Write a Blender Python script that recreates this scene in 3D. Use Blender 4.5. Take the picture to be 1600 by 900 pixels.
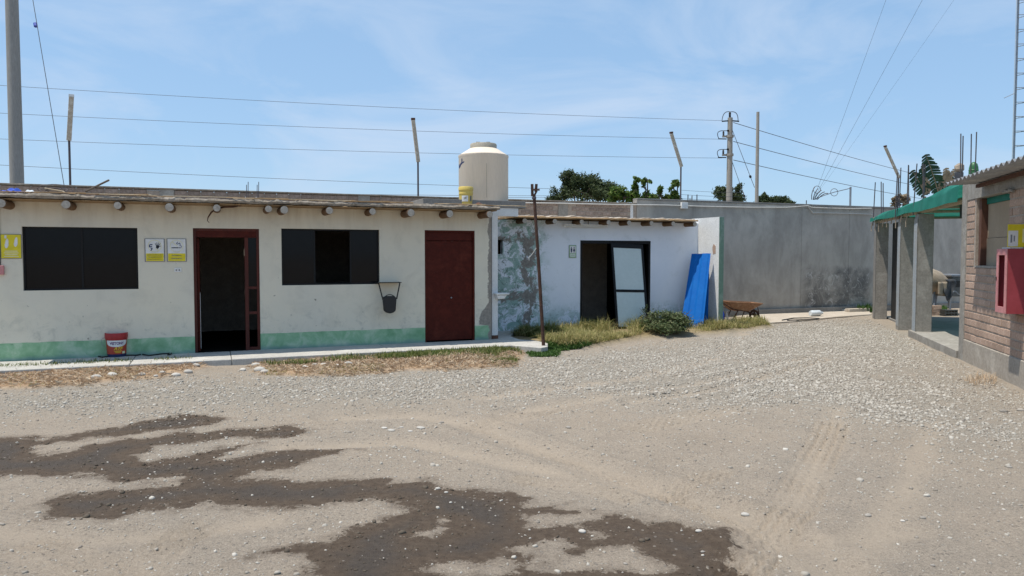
import bpy, bmesh, math, random
import numpy as np
from mathutils import Vector, Matrix

for o in list(bpy.data.objects): bpy.data.objects.remove(o)
SC = bpy.context.scene
COL = SC.collection
R_ = math.radians
random.seed(11); RNG = np.random.default_rng(11)

# ------------------------------------------------------------------ camera
CAMZ = 1.72; F = 1155.0; PITCH = math.atan(50/1155)
cd = bpy.data.cameras.new('camera'); cam = bpy.data.objects.new('camera', cd); COL.objects.link(cam)
cam.location = (0, 0, CAMZ); cam.rotation_euler = (R_(90)-PITCH, 0, 0)
cd.sensor_width = 36; cd.lens = 36*F/1600; cd.clip_end = 3000; cd.clip_start = .05
SC.camera = cam
SC.render.resolution_x = 1024; SC.render.resolution_y = 576
# ------------------------------------------------------------------ sky and sun
SUN_EL = 72.0; SX, SY = -.954, -.30
w = bpy.data.worlds.new('World'); SC.world = w; w.use_nodes = True
nt = w.node_tree; nt.nodes.clear()
out = nt.nodes.new('ShaderNodeOutputWorld'); bg = nt.nodes.new('ShaderNodeBackground')
sky = nt.nodes.new('ShaderNodeTexSky'); sky.sky_type = 'NISHITA'; sky.sun_disc = False
sky.sun_elevation = R_(SUN_EL); sky.sun_rotation = math.atan2(SX, SY)
sky.air_density = 1.0; sky.dust_density = .7; sky.ozone_density = 1.6; sky.altitude = 50
tc = nt.nodes.new('ShaderNodeTexCoord')
mp = nt.nodes.new('ShaderNodeMapping'); mp.inputs['Scale'].default_value = (1.3, 1.3, 4.6); mp.inputs['Rotation'].default_value = (0, R_(10), R_(25)); mp.inputs['Location'].default_value = (.35, .1, .2)
nz = nt.nodes.new('ShaderNodeTexNoise'); nz.inputs['Scale'].default_value = 1.7; nz.inputs['Detail'].default_value = 9; nz.inputs['Roughness'].default_value = .58; nz.inputs['Distortion'].default_value = .7
cr = nt.nodes.new('ShaderNodeValToRGB'); cr.color_ramp.elements[0].position = .47; cr.color_ramp.elements[0].color = (0,0,0,1); cr.color_ramp.elements[1].position = .74; cr.color_ramp.elements[1].color = (.8,.8,.8,1)
mv = nt.nodes.new('ShaderNodeMix'); mv.data_type = 'RGBA'; mv.inputs['Factor'].default_value = .55; mv.inputs['B'].default_value = (2.75, 4.6, 7.0, 1)   # thin even veil
mx = nt.nodes.new('ShaderNodeMix'); mx.data_type = 'RGBA'; mx.inputs['B'].default_value = (4.5, 5.35, 6.6, 1)                                            # cirrus
nt.links.new(tc.outputs['Generated'], mp.inputs['Vector']); nt.links.new(mp.outputs['Vector'], nz.inputs['Vector'])
nt.links.new(nz.outputs['Fac'], cr.inputs['Fac']); nt.links.new(cr.outputs['Color'], mx.inputs['Factor'])
nt.links.new(sky.outputs['Color'], mv.inputs['A']); nt.links.new(mv.outputs['Result'], mx.inputs['A']); nt.links.new(mx.outputs['Result'], bg.inputs['Color'])
bg.inputs['Strength'].default_value = .128
nt.links.new(bg.outputs['Background'], out.inputs['Surface'])
sl = bpy.data.lights.new('sun', 'SUN'); so = bpy.data.objects.new('sun', sl); COL.objects.link(so)
sl.energy = 4.6; sl.angle = R_(.53); sl.color = (1, .94, .85)
ce = math.cos(R_(SUN_EL)); hs = math.hypot(SX, SY)
SUNDIR = Vector((SX/hs*ce, SY/hs*ce, math.sin(R_(SUN_EL))))
so.rotation_euler = SUNDIR.to_track_quat('Z', 'Y').to_euler(); so.location = (-10, -3, 30)
vs = SC.view_settings; vs.view_transform = 'Standard'; vs.look = 'None'; vs.exposure = 0.12; vs.gamma = 1; vs.use_curve_mapping = False

# ------------------------------------------------------------------ pixel rays
def ray(px, py):
    a = (px-800)/F; b = (450-py)/F; c, s = math.cos(PITCH), math.sin(PITCH)
    return Vector((a, c + b*s, -s + b*c))
def G(px, py, z=0.0):
    d = ray(px, py); t = (z-CAMZ)/d.z
    return Vector((d.x*t, d.y*t, z))
def atY(px, py, Y):
    d = ray(px, py); t = Y/d.y
    return Vector((d.x*t, Y, CAMZ + d.z*t))
class Frame:
    def __init__(s, o, ang):
        s.o = Vector((o[0], o[1], 0)); s.a = ang
        s.x = Vector((math.cos(ang), math.sin(ang), 0)); s.y = Vector((-math.sin(ang), math.cos(ang), 0))
    def at(s, px, py, y=0.0):
        d = ray(px, py); e = Vector((0, 0, CAMZ)) - s.o
        t = (y - e.dot(s.y))/d.dot(s.y); p = e + d*t
        return p.dot(s.x), p.z
    def gl(s, px, py, z=0.0):
        p = G(px, py, z) - s.o; return p.dot(s.x), p.dot(s.y)
    def w(s, x, y, z=0.0):
        return s.o + s.x*x + s.y*y + Vector((0, 0, z))
# ------------------------------------------------------------------ object helpers
def tag(o, label=None, cat=None, group=None, kind=None):
    if label: o['label'] = label
    if cat: o['category'] = cat
    if group: o['group'] = group
    if kind: o['kind'] = kind
    return o
def empty(name, loc, rz=0, label=None, cat=None, group=None, kind=None):
    o = bpy.data.objects.new(name, None); COL.objects.link(o)
    o.location = loc; o.rotation_euler = (0, 0, rz); o.empty_display_size = .1
    return tag(o, label, cat, group, kind)
def fempty(name, fr, *a, **k): return empty(name, (fr.o.x, fr.o.y, 0), fr.a, *a, **k)
class MB:
    def __init__(s): s.v = []; s.f = []
    def add(s, vs, fs):
        n = len(s.v); s.v += [tuple(v) for v in vs]; s.f += [tuple(i+n for i in f) for f in fs]; return s
    def box(s, x0, x1, y0, y1, z0, z1):
        v = [(x0,y0,z0),(x1,y0,z0),(x1,y1,z0),(x0,y1,z0),(x0,y0,z1),(x1,y0,z1),(x1,y1,z1),(x0,y1,z1)]
        return s.add(v, [(0,3,2,1),(4,5,6,7),(0,1,5,4),(1,2,6,5),(2,3,7,6),(3,0,4,7)])
    def bar(s, a, b, wx, wz, up=(0,0,1)):
        a = Vector(a); b = Vector(b); d = (b-a).normalized(); u = Vector(up)
        sd = d.cross(u)
        if sd.length < 1e-4: sd = d.cross(Vector((1,0,0)))
        sd.normalize(); u = sd.cross(d).normalized()
        v = []
        for p in (a, b):
            for i, j in ((-1,-1),(1,-1),(1,1),(-1,1)): v.append(p + sd*(i*wx/2) + u*(j*wz/2))
        return s.add(v, [(0,3,2,1)[::-1],(4,5,6,7)[::-1],(0,1,5,4)[::-1],(1,2,6,5)[::-1],(2,3,7,6)[::-1],(3,0,4,7)[::-1]])
    def tube(s, pts, r, n=8, caps=True):
        pts = [Vector(p) for p in pts]; m = len(pts); rs = r if isinstance(r, (list, tuple)) else [r]*m
        v = []; ref = None
        for i, p in enumerate(pts):
            d = (pts[min(i+1, m-1)] - pts[max(i-1, 0)]).normalized()
            if ref is None: ref = Vector((0,0,1)) if abs(d.z) < .9 else Vector((1,0,0))
            sd = d.cross(ref).normalized(); u = sd.cross(d).normalized(); ref = u
            for k in range(n):
                t = 2*math.pi*k/n; v.append(p + (sd*math.cos(t) + u*math.sin(t))*rs[i])
        f = []
        for i in range(m-1):
            for k in range(n):
                k2 = (k+1) % n; f.append((i*n+k, i*n+k2, (i+1)*n+k2, (i+1)*n+k))
        if caps: f.append(tuple(range(n))[::-1]); f.append(tuple((m-1)*n+k for k in range(n)))
        return s.add(v, f)
    def lathe(s, prof, n=24, c=(0,0,0), caps=True):
        v = []; f = []; m = len(prof)
        for r, z in prof:
            for k in range(n):
                t = 2*math.pi*k/n; v.append((c[0]+r*math.cos(t), c[1]+r*math.sin(t), c[2]+z))
        for i in range(m-1):
            for k in range(n):
                k2 = (k+1) % n; f.append((i*n+k, i*n+k2, (i+1)*n+k2, (i+1)*n+k))
        if caps: f.append(tuple(range(n))[::-1]); f.append(tuple((m-1)*n+k for k in range(n)))
        return s.add(v, f)
    def prism(s, poly, a0, a1, axis='z'):
        n = len(poly)
        def P(p, h): return (p[0], p[1], h) if axis == 'z' else (p[0], h, p[1])
        v = [P(p, a0) for p in poly] + [P(p, a1) for p in poly]
        f = [tuple(range(n))[::-1], tuple(range(n, 2*n))] + [(i, (i+1) % n, n+(i+1) % n, n+i) for i in range(n)]
        return s.add(v, f)
    def grid(s, fn, nu, nv):
        v = [fn(i/nu, j/nv) for j in range(nv+1) for i in range(nu+1)]
        return s.add(v, [(j*(nu+1)+i, j*(nu+1)+i+1, (j+1)*(nu+1)+i+1, (j+1)*(nu+1)+i) for j in range(nv) for i in range(nu)])
    def mesh(s, name):
        me = bpy.data.meshes.new(name); me.from_pydata(s.v, [], s.f); me.update()
        bm = bmesh.new(); bm.from_mesh(me); bmesh.ops.recalc_face_normals(bm, faces=bm.faces); bm.to_mesh(me); bm.free()
        return me
    def build(s, name, m, parent=None, smooth=False, bevel=0, label=None, cat=None, group=None, kind=None, solid=0):
        me = s.mesh(name); me.materials.append(m)
        o = bpy.data.objects.new(name, me); COL.objects.link(o)
        if parent: o.parent = parent
        if smooth:
            for p in me.polygons: p.use_smooth = True
            try: me.set_sharp_from_angle(angle=R_(38))
            except Exception: pass
        if solid:
            md = o.modifiers.new('thickness', 'SOLIDIFY'); md.thickness = solid; md.offset = 0
        if bevel:
            md = o.modifiers.new('edge', 'BEVEL'); md.width = bevel; md.segments = 2; md.limit_method = 'ANGLE'
        return tag(o, label, cat, group, kind)
def copy_as(src, name, parent, loc, rot=(0,0,0), scale=(1,1,1)):
    o = bpy.data.objects.new(name, src); COL.objects.link(o); o.parent = parent
    o.location = loc; o.rotation_euler = rot; o.scale = scale; return o
def wallmesh(x0, x1, z0, z1, y0, y1, holes, zbreaks=()):
    """a wall slab in local xz with rectangular openings and their reveals"""
    xs = sorted({x0, x1} | {h[0] for h in holes} | {h[1] for h in holes}); zs = sorted({z0, z1} | {h[2] for h in holes} | {h[3] for h in holes} | set(zbreaks))
    def solid(i, j):
        if i < 0 or j < 0 or i >= len(xs)-1 or j >= len(zs)-1: return False
        cx = (xs[i]+xs[i+1])/2; cz = (zs[j]+zs[j+1])/2
        return not any(h[0] < cx < h[1] and h[2] < cz < h[3] for h in holes)
    idx = {}; m = MB()
    def V(i, j, k):
        if (i, j, k) not in idx:
            idx[(i, j, k)] = len(m.v); m.v.append((xs[i], (y0, y1)[k], zs[j]))
        return idx[(i, j, k)]
    for i in range(len(xs)-1):
        for j in range(len(zs)-1):
            if not solid(i, j): continue
            m.f.append((V(i,j,0), V(i+1,j,0), V(i+1,j+1,0), V(i,j+1,0))); m.f.append((V(i,j,1), V(i,j+1,1), V(i+1,j+1,1), V(i+1,j,1)))
            if not solid(i-1, j): m.f.append((V(i,j,0), V(i,j+1,0), V(i,j+1,1), V(i,j,1)))
            if not solid(i+1, j): m.f.append((V(i+1,j,0), V(i+1,j,1), V(i+1,j+1,1), V(i+1,j+1,0)))
            if not solid(i, j-1): m.f.append((V(i,j,0), V(i,j,1), V(i+1,j,1), V(i+1,j,0)))
            if not solid(i, j+1): m.f.append((V(i,j+1,0), V(i+1,j+1,0), V(i+1,j+1,1), V(i,j+1,1)))
    return m
def text_mb(txt, size, shear=0.0):
    c = bpy.data.curves.new('t', 'FONT'); c.body = txt; c.size = size; c.align_x = 'CENTER'; c.align_y = 'CENTER'; c.shear = shear; c.resolution_u = 3; c.offset = .004*size/.1
    o = bpy.data.objects.new('t', c); COL.objects.link(o)
    bpy.context.view_layer.update()
    me = bpy.data.meshes.new_from_object(o.evaluated_get(bpy.context.evaluated_depsgraph_get()))
    v = [tuple(x.co) for x in me.vertices]; f = [tuple(p.vertices) for p in me.polygons]
    bpy.data.objects.remove(o); bpy.data.curves.remove(c); bpy.data.meshes.remove(me)
    return v, f
def chain(*pts): return [Vector(p) for p in pts]
def bez(a, b, c, n=12):
    a, b, c = Vector(a), Vector(b), Vector(c)
    return [a*(1-t)**2 + b*2*t*(1-t) + c*t*t for t in [i/n for i in range(n+1)]]
def sagline(a, b, sag, n=24):
    a, b = Vector(a), Vector(b)
    return [a.lerp(b, i/n) - Vector((0, 0, sag*4*(i/n)*(1-i/n))) for i in range(n+1)]
ORD = ['first','second','third','fourth','fifth','sixth','seventh','eighth','ninth','tenth','eleventh','twelfth','thirteenth','fourteenth','fifteenth','sixteenth','seventeenth','eighteenth']

# ------------------------------------------------------------------ materials
class NT:
    def __init__(s, name):
        s.m = bpy.data.materials.new(name); s.m.use_nodes = True; s.t = s.m.node_tree; s.t.nodes.clear()
        s.o = s.n('OutputMaterial'); s.b = s.n('BsdfPrincipled'); s.l(s.b.outputs[0], s.o.inputs['Surface'])
        s.tc = s.n('TexCoord')
    def n(s, k): return s.t.nodes.new('ShaderNode'+k)
    def l(s, a, b): s.t.links.new(a, b)
    def noise(s, sc, det=6, ro=.6, dist=0, coord=None, stretch=None):
        q = s.n('TexNoise'); q.inputs['Scale'].default_value = sc; q.inputs['Detail'].default_value = det; q.inputs['Roughness'].default_value = ro; q.inputs['Distortion'].default_value = dist
        src = coord or s.tc.outputs['Object']
        if stretch:
            mpn = s.n('Mapping'); mpn.inputs['Scale'].default_value = stretch; s.l(src, mpn.inputs['Vector']); src = mpn.outputs['Vector']
        s.l(src, q.inputs['Vector']); return q.outputs['Fac']
    def ramp(s, fac, stops, interp='LINEAR'):
        r = s.n('ValToRGB'); e = r.color_ramp.elements; r.color_ramp.interpolation = interp
        while len(e) < len(stops): e.new(.5)
        for q, (p, c) in zip(e, stops):
            q.position = p; q.color = (c if isinstance(c, tuple) else (c, c, c)) + (1,)
        s.l(fac, r.inputs['Fac']); return r.outputs['Color']
    def mix(s, fac, a, b, mode='MIX'):
        q = s.n('Mix'); q.data_type = 'RGBA'; q.blend_type = mode
        for v, k in ((fac, 'Factor'), (a, 'A'), (b, 'B')):
            if hasattr(v, 'is_output'): s.l(v, q.inputs[k] if k == 'Factor' else [i for i in q.inputs if i.name == k and i.type == 'RGBA'][0])
            elif k == 'Factor': q.inputs['Factor'].default_value = v
            else: [i for i in q.inputs if i.name == k and i.type == 'RGBA'][0].default_value = tuple(v)+(1,)
        return [i for i in q.outputs if i.type == 'RGBA'][0]
    def math(s, op, a, b=None, clamp=False):
        q = s.n('Math'); q.operation = op; q.use_clamp = clamp
        for i, v in enumerate((a, b)):
            if v is None: continue
            if hasattr(v, 'is_output'): s.l(v, q.inputs[i])
            else: q.inputs[i].default_value = v
        return q.outputs[0]
    def sep(s, v=None):
        q = s.n('SeparateXYZ'); s.l(v or s.tc.outputs['Object'], q.inputs[0]); return q.outputs
    def step(s, v, lo, hi):
        q = s.n('MapRange'); q.interpolation_type = 'SMOOTHSTEP'; q.inputs['From Min'].default_value = lo; q.inputs['From Max'].default_value = hi
        s.l(v, q.inputs['Value']); return q.outputs[0]
    def bump(s, h, st=.3, dist=.01, prev=None):
        q = s.n('Bump'); q.inputs['Strength'].default_value = st; q.inputs['Distance'].default_value = dist; s.l(h, q.inputs['Height'])
        if prev: s.l(prev, q.inputs['Normal'])
        s.l(q.outputs[0], s.b.inputs['Normal']); return q.outputs[0]
    def col(s, c):
        if hasattr(c, 'is_output'): s.l(c, s.b.inputs['Base Color'])
        else: s.b.inputs['Base Color'].default_value = tuple(c)+(1,)
    def set(s, rough=None, metal=None, spec=None):
        if rough is not None: s.b.inputs['Roughness'].default_value = rough
        if metal is not None: s.b.inputs['Metallic'].default_value = metal
        if spec is not None: s.b.inputs['Specular IOR Level'].default_value = spec
def mat(name, c1, c2=None, sc=4, rough=.85, bump=.25, bsc=60, bdist=.006, metal=0, spec=.3, fine=.18, stretch=None, c3=None, island=False, perobj=0):
    n = NT(name); c2 = c2 or tuple(x*.75 for x in c1)
    if island:
        g = n.n('NewGeometry'); fac = g.outputs['Random Per Island']
    else: fac = n.noise(sc, 7, .62, .3, stretch=stretch)
    st = [(.3 if not island else 0, c1), (.7 if not island else 1, c2)]
    if c3: st = [(.25 if not island else 0, c1), (.5, c2), (.75 if not island else 1, c3)]
    c = n.ramp(fac, st)
    f = n.ramp(n.noise(bsc*.8, 4, .7, stretch=stretch), [(.3, 1-fine), (.7, 1+fine)])
    c = n.mix(1.0, c, f, 'MULTIPLY')
    if perobj:
        oi = n.n('ObjectInfo'); c = n.mix(1.0, c, n.ramp(oi.outputs['Random'], [(0, 1-perobj), (1, 1+perobj)]), 'MULTIPLY')
    n.col(c); n.set(rough, metal, spec)
    if bump: n.bump(n.noise(bsc, 5, .65, stretch=stretch), bump, bdist)
    return n.m
def flat(name, c, rough=.5, spec=.4, metal=0):
    n = NT(name); n.set(rough, metal, spec)
    n.col(n.mix(1.0, c, n.ramp(n.noise(9, 5), [(.3, .86), (.7, 1.08)]), 'MULTIPLY')); return n.m
def leafmat(name, a, b, c=None, trans=.3, rough=.6):
    n = NT(name); g = n.n('NewGeometry')
    st = [(0, a), (1, b)] if not c else [(0, a), (.55, b), (1, c)]
    cl = n.ramp(g.outputs['Random Per Island'], st); n.col(cl); n.set(rough, 0, .25)
    t = n.n('BsdfTranslucent'); n.l(cl, t.inputs['Color']); ms = n.n('MixShader'); ms.inputs[0].default_value = trans
    n.l(n.b.outputs[0], ms.inputs[1]); n.l(t.outputs[0], ms.inputs[2]); n.l(ms.outputs[0], n.o.inputs['Surface']); return n.m

# cream plaster with a green painted foot
def m_cream(xr):
    n = NT('cream_plaster_green_foot'); p = n.sep()
    base = n.ramp(n.noise(.8, 6, .6), [(.3, (.70,.645,.515)), (.7, (.625,.595,.505))])
    base = n.mix(n.ramp(n.noise(2.4, 8, .7, .6), [(.50, 0.0), (.75, .35)]), base, (.40,.375,.31))
    lowm = n.math('MULTIPLY', n.step(p[2], 1.1, .40), n.ramp(n.noise(5, 8, .75, .5), [(.52, 0.0), (.68, .42)]))
    base = n.mix(lowm, base, (.20,.22,.20))
    spots = n.math('MULTIPLY', n.ramp(n.noise(11, 3, .5), [(.70, 0.0), (.74, .75)]), n.step(p[2], 1.9, 1.2))
    base = n.mix(spots, base, (.13,.12,.10))
    drip = n.math('MULTIPLY', n.step(p[2], 1.95, 2.6), n.ramp(n.noise(3.2, 6, .7, stretch=(1,1,.12)), [(.45, 0.0), (.75, .6)]))
    base = n.mix(drip, base, (.36,.28,.19))
    edge = n.math('ADD', p[2], n.math('MULTIPLY', n.noise(3, 3), .03))
    g = n.step(edge, .395, .388)
    green = n.ramp(n.noise(3.2, 7, .65, .4), [(.35, (.17,.34,.19)), (.52, (.28,.46,.29)), (.68, (.46,.57,.43))])
    green = n.mix(n.ramp(n.noise(16, 4, .7), [(.64, 0.0), (.70, .6)]), green, (.10,.16,.13))
    green = n.mix(n.math('MULTIPLY', n.step(n.math('ADD', p[2], n.math('MULTIPLY', n.noise(4, 5), .14)), .25, .17), .55), green, (.16,.235,.27))
    base = n.mix(g, base, green)
    # plaster fallen off along the right-hand corner
    ex = n.math('ADD', p[0], n.math('MULTIPLY', n.math('SUBTRACT', n.noise(5, 6, .7), .5), .22))
    foot = n.math('MULTIPLY', n.step(p[2], .85, .5), n.math('MULTIPLY', n.step(p[2], .37, .40), .2))
    mk = n.step(n.math('ADD', ex, foot), xr-.075, xr-.055)
    base = n.mix(mk, base, n.ramp(n.noise(20, 5), [(.3, (.20,.18,.155)), (.7, (.33,.30,.26))]))
    n.col(base); n.set(.9, 0, .2)
    b1 = n.bump(n.noise(3.5, 4, .5), .25, .02); b2 = n.bump(n.noise(60, 5, .7), .22, .005, b1)
    n.bump(mk, -.6, .012, b2); return n.m
def m_bath():
    n = NT('peeling_pale_blue_plaster'); p = n.sep()
    base = n.ramp(n.noise(1.1, 6, .6), [(.3, (.76,.80,.86)), (.7, (.68,.73,.80))])
    base = n.mix(n.ramp(n.noise(2.6, 8, .7, .4), [(.56, 0.0), (.75, .35)]), base, (.36,.41,.42))
    left = n.step(n.math('ADD', p[0], n.math('MULTIPLY', n.math('SUBTRACT', n.noise(2.2, 5, .6), .5), 1.0)), 1.35, .75)
    foot = n.math('MULTIPLY', n.step(p[2], .75, .2), .8)
    msk = n.math('MAXIMUM', left, foot)
    patch = n.math('MULTIPLY', msk, n.ramp(n.noise(3.4, 9, .74, 1.0), [(.455, 0.0), (.50, .9)]))
    base = n.mix(patch, base, n.ramp(n.noise(5, 6), [(.3, (.14,.27,.22)), (.55, (.30,.44,.39)), (.7, (.47,.56,.55))]))
    crack = n.math('MULTIPLY', msk, n.ramp(n.noise(9, 8, .75, 1.8), [(.55, 0.0), (.585, .85)]))
    base = n.mix(crack, base, (.12,.17,.15))
    lm = n.step(p[0], .95, .85); band = n.math('ADD', p[0], n.math('MULTIPLY', n.math('SUBTRACT', n.noise(1.9, 9, .75, .6), .5), 1.25))
    strip = n.math('MULTIPLY', n.math('MULTIPLY', n.step(band, .60, .64), n.step(band, .86, .82)), n.step(p[2], 2.2, 2.05))
    bz = n.math('ADD', p[2], n.math('MULTIPLY', n.math('SUBTRACT', n.noise(1.7, 9, .75, .6), .5), 1.1))
    hor = n.math('MULTIPLY', n.math('MULTIPLY', n.step(bz, .74, .78), n.step(bz, .92, .88)), lm)
    topb = n.math('MULTIPLY', n.math('MULTIPLY', n.step(bz, 2.02, 2.06), n.step(bz, 2.2, 2.16)), lm)
    cem = n.math('MULTIPLY', n.math('MAXIMUM', strip, n.math('MAXIMUM', hor, topb)), n.ramp(n.noise(4.5, 7, .7, .5), [(.40, 0.0), (.46, 1.0)]))
    base = n.mix(cem, base, n.ramp(n.noise(14, 6), [(.3, (.16,.15,.135)), (.7, (.29,.27,.245))]))
    scuff = n.math('MULTIPLY', n.ramp(n.noise(13, 4, .6), [(.69, 0.0), (.73, .7)]), n.step(p[0], 2.2, .9))
    base = n.mix(scuff, base, (.14,.15,.15))
    n.col(base); n.set(.88, 0, .2); b = n.bump(n.noise(50, 5, .7), .2, .005); n.bump(n.math('ADD', cem, patch), -.5, .008, b); return n.m
def m_greywall(xa, xb):
    n = NT('grey_cement_render'); p = n.sep()
    base = n.ramp(n.noise(.55, 7, .62, .5), [(.3, (.35,.33,.295)), (.7, (.50,.47,.42))])
    base = n.mix(n.ramp(n.noise(1.6, 8, .7, .3, stretch=(1,1,.5)), [(.42, 0.0), (.70, .8)]), base, (.25,.235,.21))
    zone = n.math('MULTIPLY', n.math('MULTIPLY', n.step(p[0], xa, xa+.5), n.step(p[0], xb, xb-.6)), n.step(n.math('ADD', p[2], n.math('MULTIPLY', n.noise(2.2, 4), .5)), 1.72, 1.45))
    base = n.mix(n.math('MULTIPLY', zone, n.ramp(n.noise(1.5, 8, .72, .6), [(.38, 0.0), (.58, .85)])), base, (.11,.108,.105))
    base = n.mix(n.math('MULTIPLY', zone, n.ramp(n.noise(5, 8, .75, 1.2), [(.54, 0.0), (.66, .75)])), base, (.62,.60,.57))
    base = n.mix(n.math('MULTIPLY', n.step(p[2], 1.0, .1), n.ramp(n.noise(2.7, 7, .7), [(.45, 0.0), (.7, .5)])), base, (.19,.165,.135))
    n.col(base); n.set(.92, 0, .15); b = n.bump(n.noise(2.3, 5), .3, .02); n.bump(n.noise(55, 5, .7), .2, .005, b); return n.m

M = {}
M['interior'] = mat('painted_room_shade', (.010,.010,.009), (.007,.007,.0065), 2, 1.0, 0, spec=0)  # near-black base puts the shade of rooms and recesses into the colour
M['maroon'] = mat('dark_red_painted_metal', (.095,.015,.008), (.062,.009,.005), 2.5, .55, .08, 25, spec=.15, c3=(.11,.022,.012))
M['maroon_wood'] = mat('dark_red_painted_wood', (.095,.018,.010), (.055,.011,.007), 5, .6, .25, 40, stretch=(1,1,.12))
M['glass'] = flat('tinted_window_glass', (.006,.006,.007), .08, .16)
M['black_metal'] = flat('black_metal', (.010,.010,.011), .5, .2)
M['log'] = mat('weathered_log_bark', (.20,.115,.06), (.12,.075,.045), 8, .9, .5, 40, .01, stretch=(1,.15,1))
M['log_end'] = mat('pale_sawn_log_end', (.47,.43,.37), (.33,.29,.24), 18, .9, .4, 60)
M['mud'] = mat('mud_roof_crust', (.36,.31,.25), (.22,.185,.145), 4, .95, .8, 24, .02, c3=(.45,.40,.34))
M['cane'] = mat('dry_cane', (.36,.25,.14), (.22,.14,.075), 6, .9, .5, 50, stretch=(.3,3,3))
M['plinth'] = mat('dusty_plinth_concrete', (.43,.385,.325), (.34,.30,.25), 2.2, .92, .4, 30, c3=(.48,.435,.37))
M['slab'] = mat('worn_concrete', (.52,.50,.45), (.40,.385,.35), 1.7, .9, .25, 45, c3=(.56,.54,.49))
M['concrete'] = mat('raw_grey_concrete', (.36,.335,.29), (.26,.24,.21), 2.5, .92, .45, 30, .008, c3=(.41,.385,.34))
M['concrete_dk'] = mat('dark_cement', (.27,.255,.235), (.19,.18,.165), 3, .92, .4, 35)
M['white'] = mat('white_paint', (.70,.71,.70), (.60,.61,.60), 3, .7, .1, 40, fine=.06)
M['offwhite'] = mat('dusty_white_paint', (.78,.775,.75), (.66,.65,.62), 4, .8, .15, 40)
M['palegreen'] = mat('pale_green_paint', (.20,.31,.235), (.15,.24,.185), 4, .85, .2, 40, c3=(.30,.38,.32))
M['yellow'] = flat('yellow_print', (.70,.58,.02), .5)
M['paleyel'] = flat('pale_print', (.72,.68,.42), .5)
M['signwhite'] = flat('white_sign_plastic', (.70,.70,.69), .5)
M['signborder'] = flat('grey_sign_edge', (.16,.16,.17), .6)
M['black'] = flat('black_print', (.016,.017,.024), .6)
M['navy'] = flat('navy_print', (.02,.035,.11), .6)
M['greenprint'] = flat('green_print', (.32,.50,.30), .6)
M['tank'] = mat('cream_plastic', (.74,.635,.51), (.68,.58,.465), 1.2, .55, .06, 20, fine=.06, stretch=(3,3,.35))
M['tank_lid'] = mat('dusty_plastic_lid', (.42,.39,.32), (.34,.31,.25), 6, .8, .3, 50)
M['ybucket'] = mat('yellow_plastic', (.66,.50,.13), (.56,.42,.11), 3, .55, .05, 30, fine=.06)
M['rust'] = mat('rusty_steel', (.105,.05,.032), (.06,.033,.025), 7, .85, .4, 60, c3=(.15,.08,.05))
M['rustorange'] = mat('rusty_tray', (.36,.20,.11), (.24,.13,.075), 6, .85, .35, 40, c3=(.42,.27,.17))
M['rebar'] = mat('dark_rebar', (.07,.075,.10), (.11,.075,.06), 9, .7, .3, 80)
M['pole'] = mat('cast_concrete_pole', (.30,.295,.28), (.24,.235,.22), 1.5, .9, .2, 30, stretch=(3,3,.3))
M['pole_far'] = mat('warm_concrete_pole', (.34,.315,.275), (.27,.25,.22), 1.5, .9, .2, 30)
M['tubewood'] = mat('weathered_lamp_batten', (.62,.57,.48), (.40,.33,.25), 8, .8, .3, 40, c3=(.76,.72,.64))
M['wire'] = flat('dark_wire', (.06,.065,.075), .7)
M['wirepale'] = flat('pale_cable', (.50,.49,.46), .7)
M['galv'] = mat('galvanised_steel', (.30,.32,.35), (.22,.24,.27), 5, .5, .1, 30, metal=.5)
M['zinc'] = mat('corrugated_zinc', (.34,.345,.35), (.24,.245,.255), 3, .55, .1, 30, metal=.35, c3=(.38,.37,.35))
M['blue'] = mat('blue_painted_sheet', (.001,.10,.40), (.006,.135,.45), 3, .6, .08, 20, fine=.08, spec=.15)
M['bluecloth'] = flat('blue_plastic_cloth', (.02,.06,.38), .5)
M['frost'] = mat('frosted_pane', (.56,.63,.62), (.48,.56,.55), 1.5, .35, .03, 20, fine=.04)
M['red'] = mat('faded_red_metal', (.37,.065,.08), (.31,.05,.06), 4, .45, .06, 30, fine=.06)
M['pink'] = mat('pink_sunlit_red', (.60,.27,.26), (.50,.20,.20), 4, .6, .1, 30)  # pink; on the cabinet frame, sunlight on the red is painted in
M['redplastic'] = flat('red_plastic', (.33,.018,.022), .4)
M['redlabel'] = flat('red_print', (.42,.055,.03), .5)
M['purple'] = flat('violet_print', (.12,.05,.16), .5)
M['gold'] = flat('gold_print', (.70,.48,.03), .5)
M['hose'] = flat('black_rubber', (.018,.018,.018), .55)
M['stone'] = mat('pale_river_stone', (.52,.49,.44), (.38,.355,.315), 9, .9, .25, 40, perobj=.12)
M['stonedk'] = mat('grey_field_stone', (.34,.31,.27), (.24,.215,.185), 9, .9, .3, 40, perobj=.2)
_n = NT('crushed_gravel'); _g = _n.n('NewGeometry'); _a = _n.n('Attribute'); _a.attribute_name = 'wet'
_c = _n.ramp(_g.outputs['Random Per Island'], [(0, (.23,.20,.165)), (.4, (.35,.318,.27)), (.85, (.42,.388,.335)), (1, (.50,.465,.405))])
_w = _n.math('MULTIPLY', _a.outputs['Fac'], _n.step(_g.outputs['Random Per Island'], .91, .89))
_n.col(_n.mix(_w, _c, _n.mix(1.0, _c, (.26,.23,.20), 'MULTIPLY'))); _n.set(.9, 0, .25); M['gravel'] = _n.m
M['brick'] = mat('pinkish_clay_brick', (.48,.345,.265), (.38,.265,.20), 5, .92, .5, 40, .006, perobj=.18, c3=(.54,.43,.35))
M['brickgrey'] = mat('dusty_clay_brick', (.34,.255,.205), (.25,.19,.155), 5, .92, .5, 40, .006, perobj=.2, c3=(.38,.30,.25))
M['mortar'] = mat('cement_mortar', (.42,.35,.285), (.32,.265,.215), 6, .95, .5, 40, .008)
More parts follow.
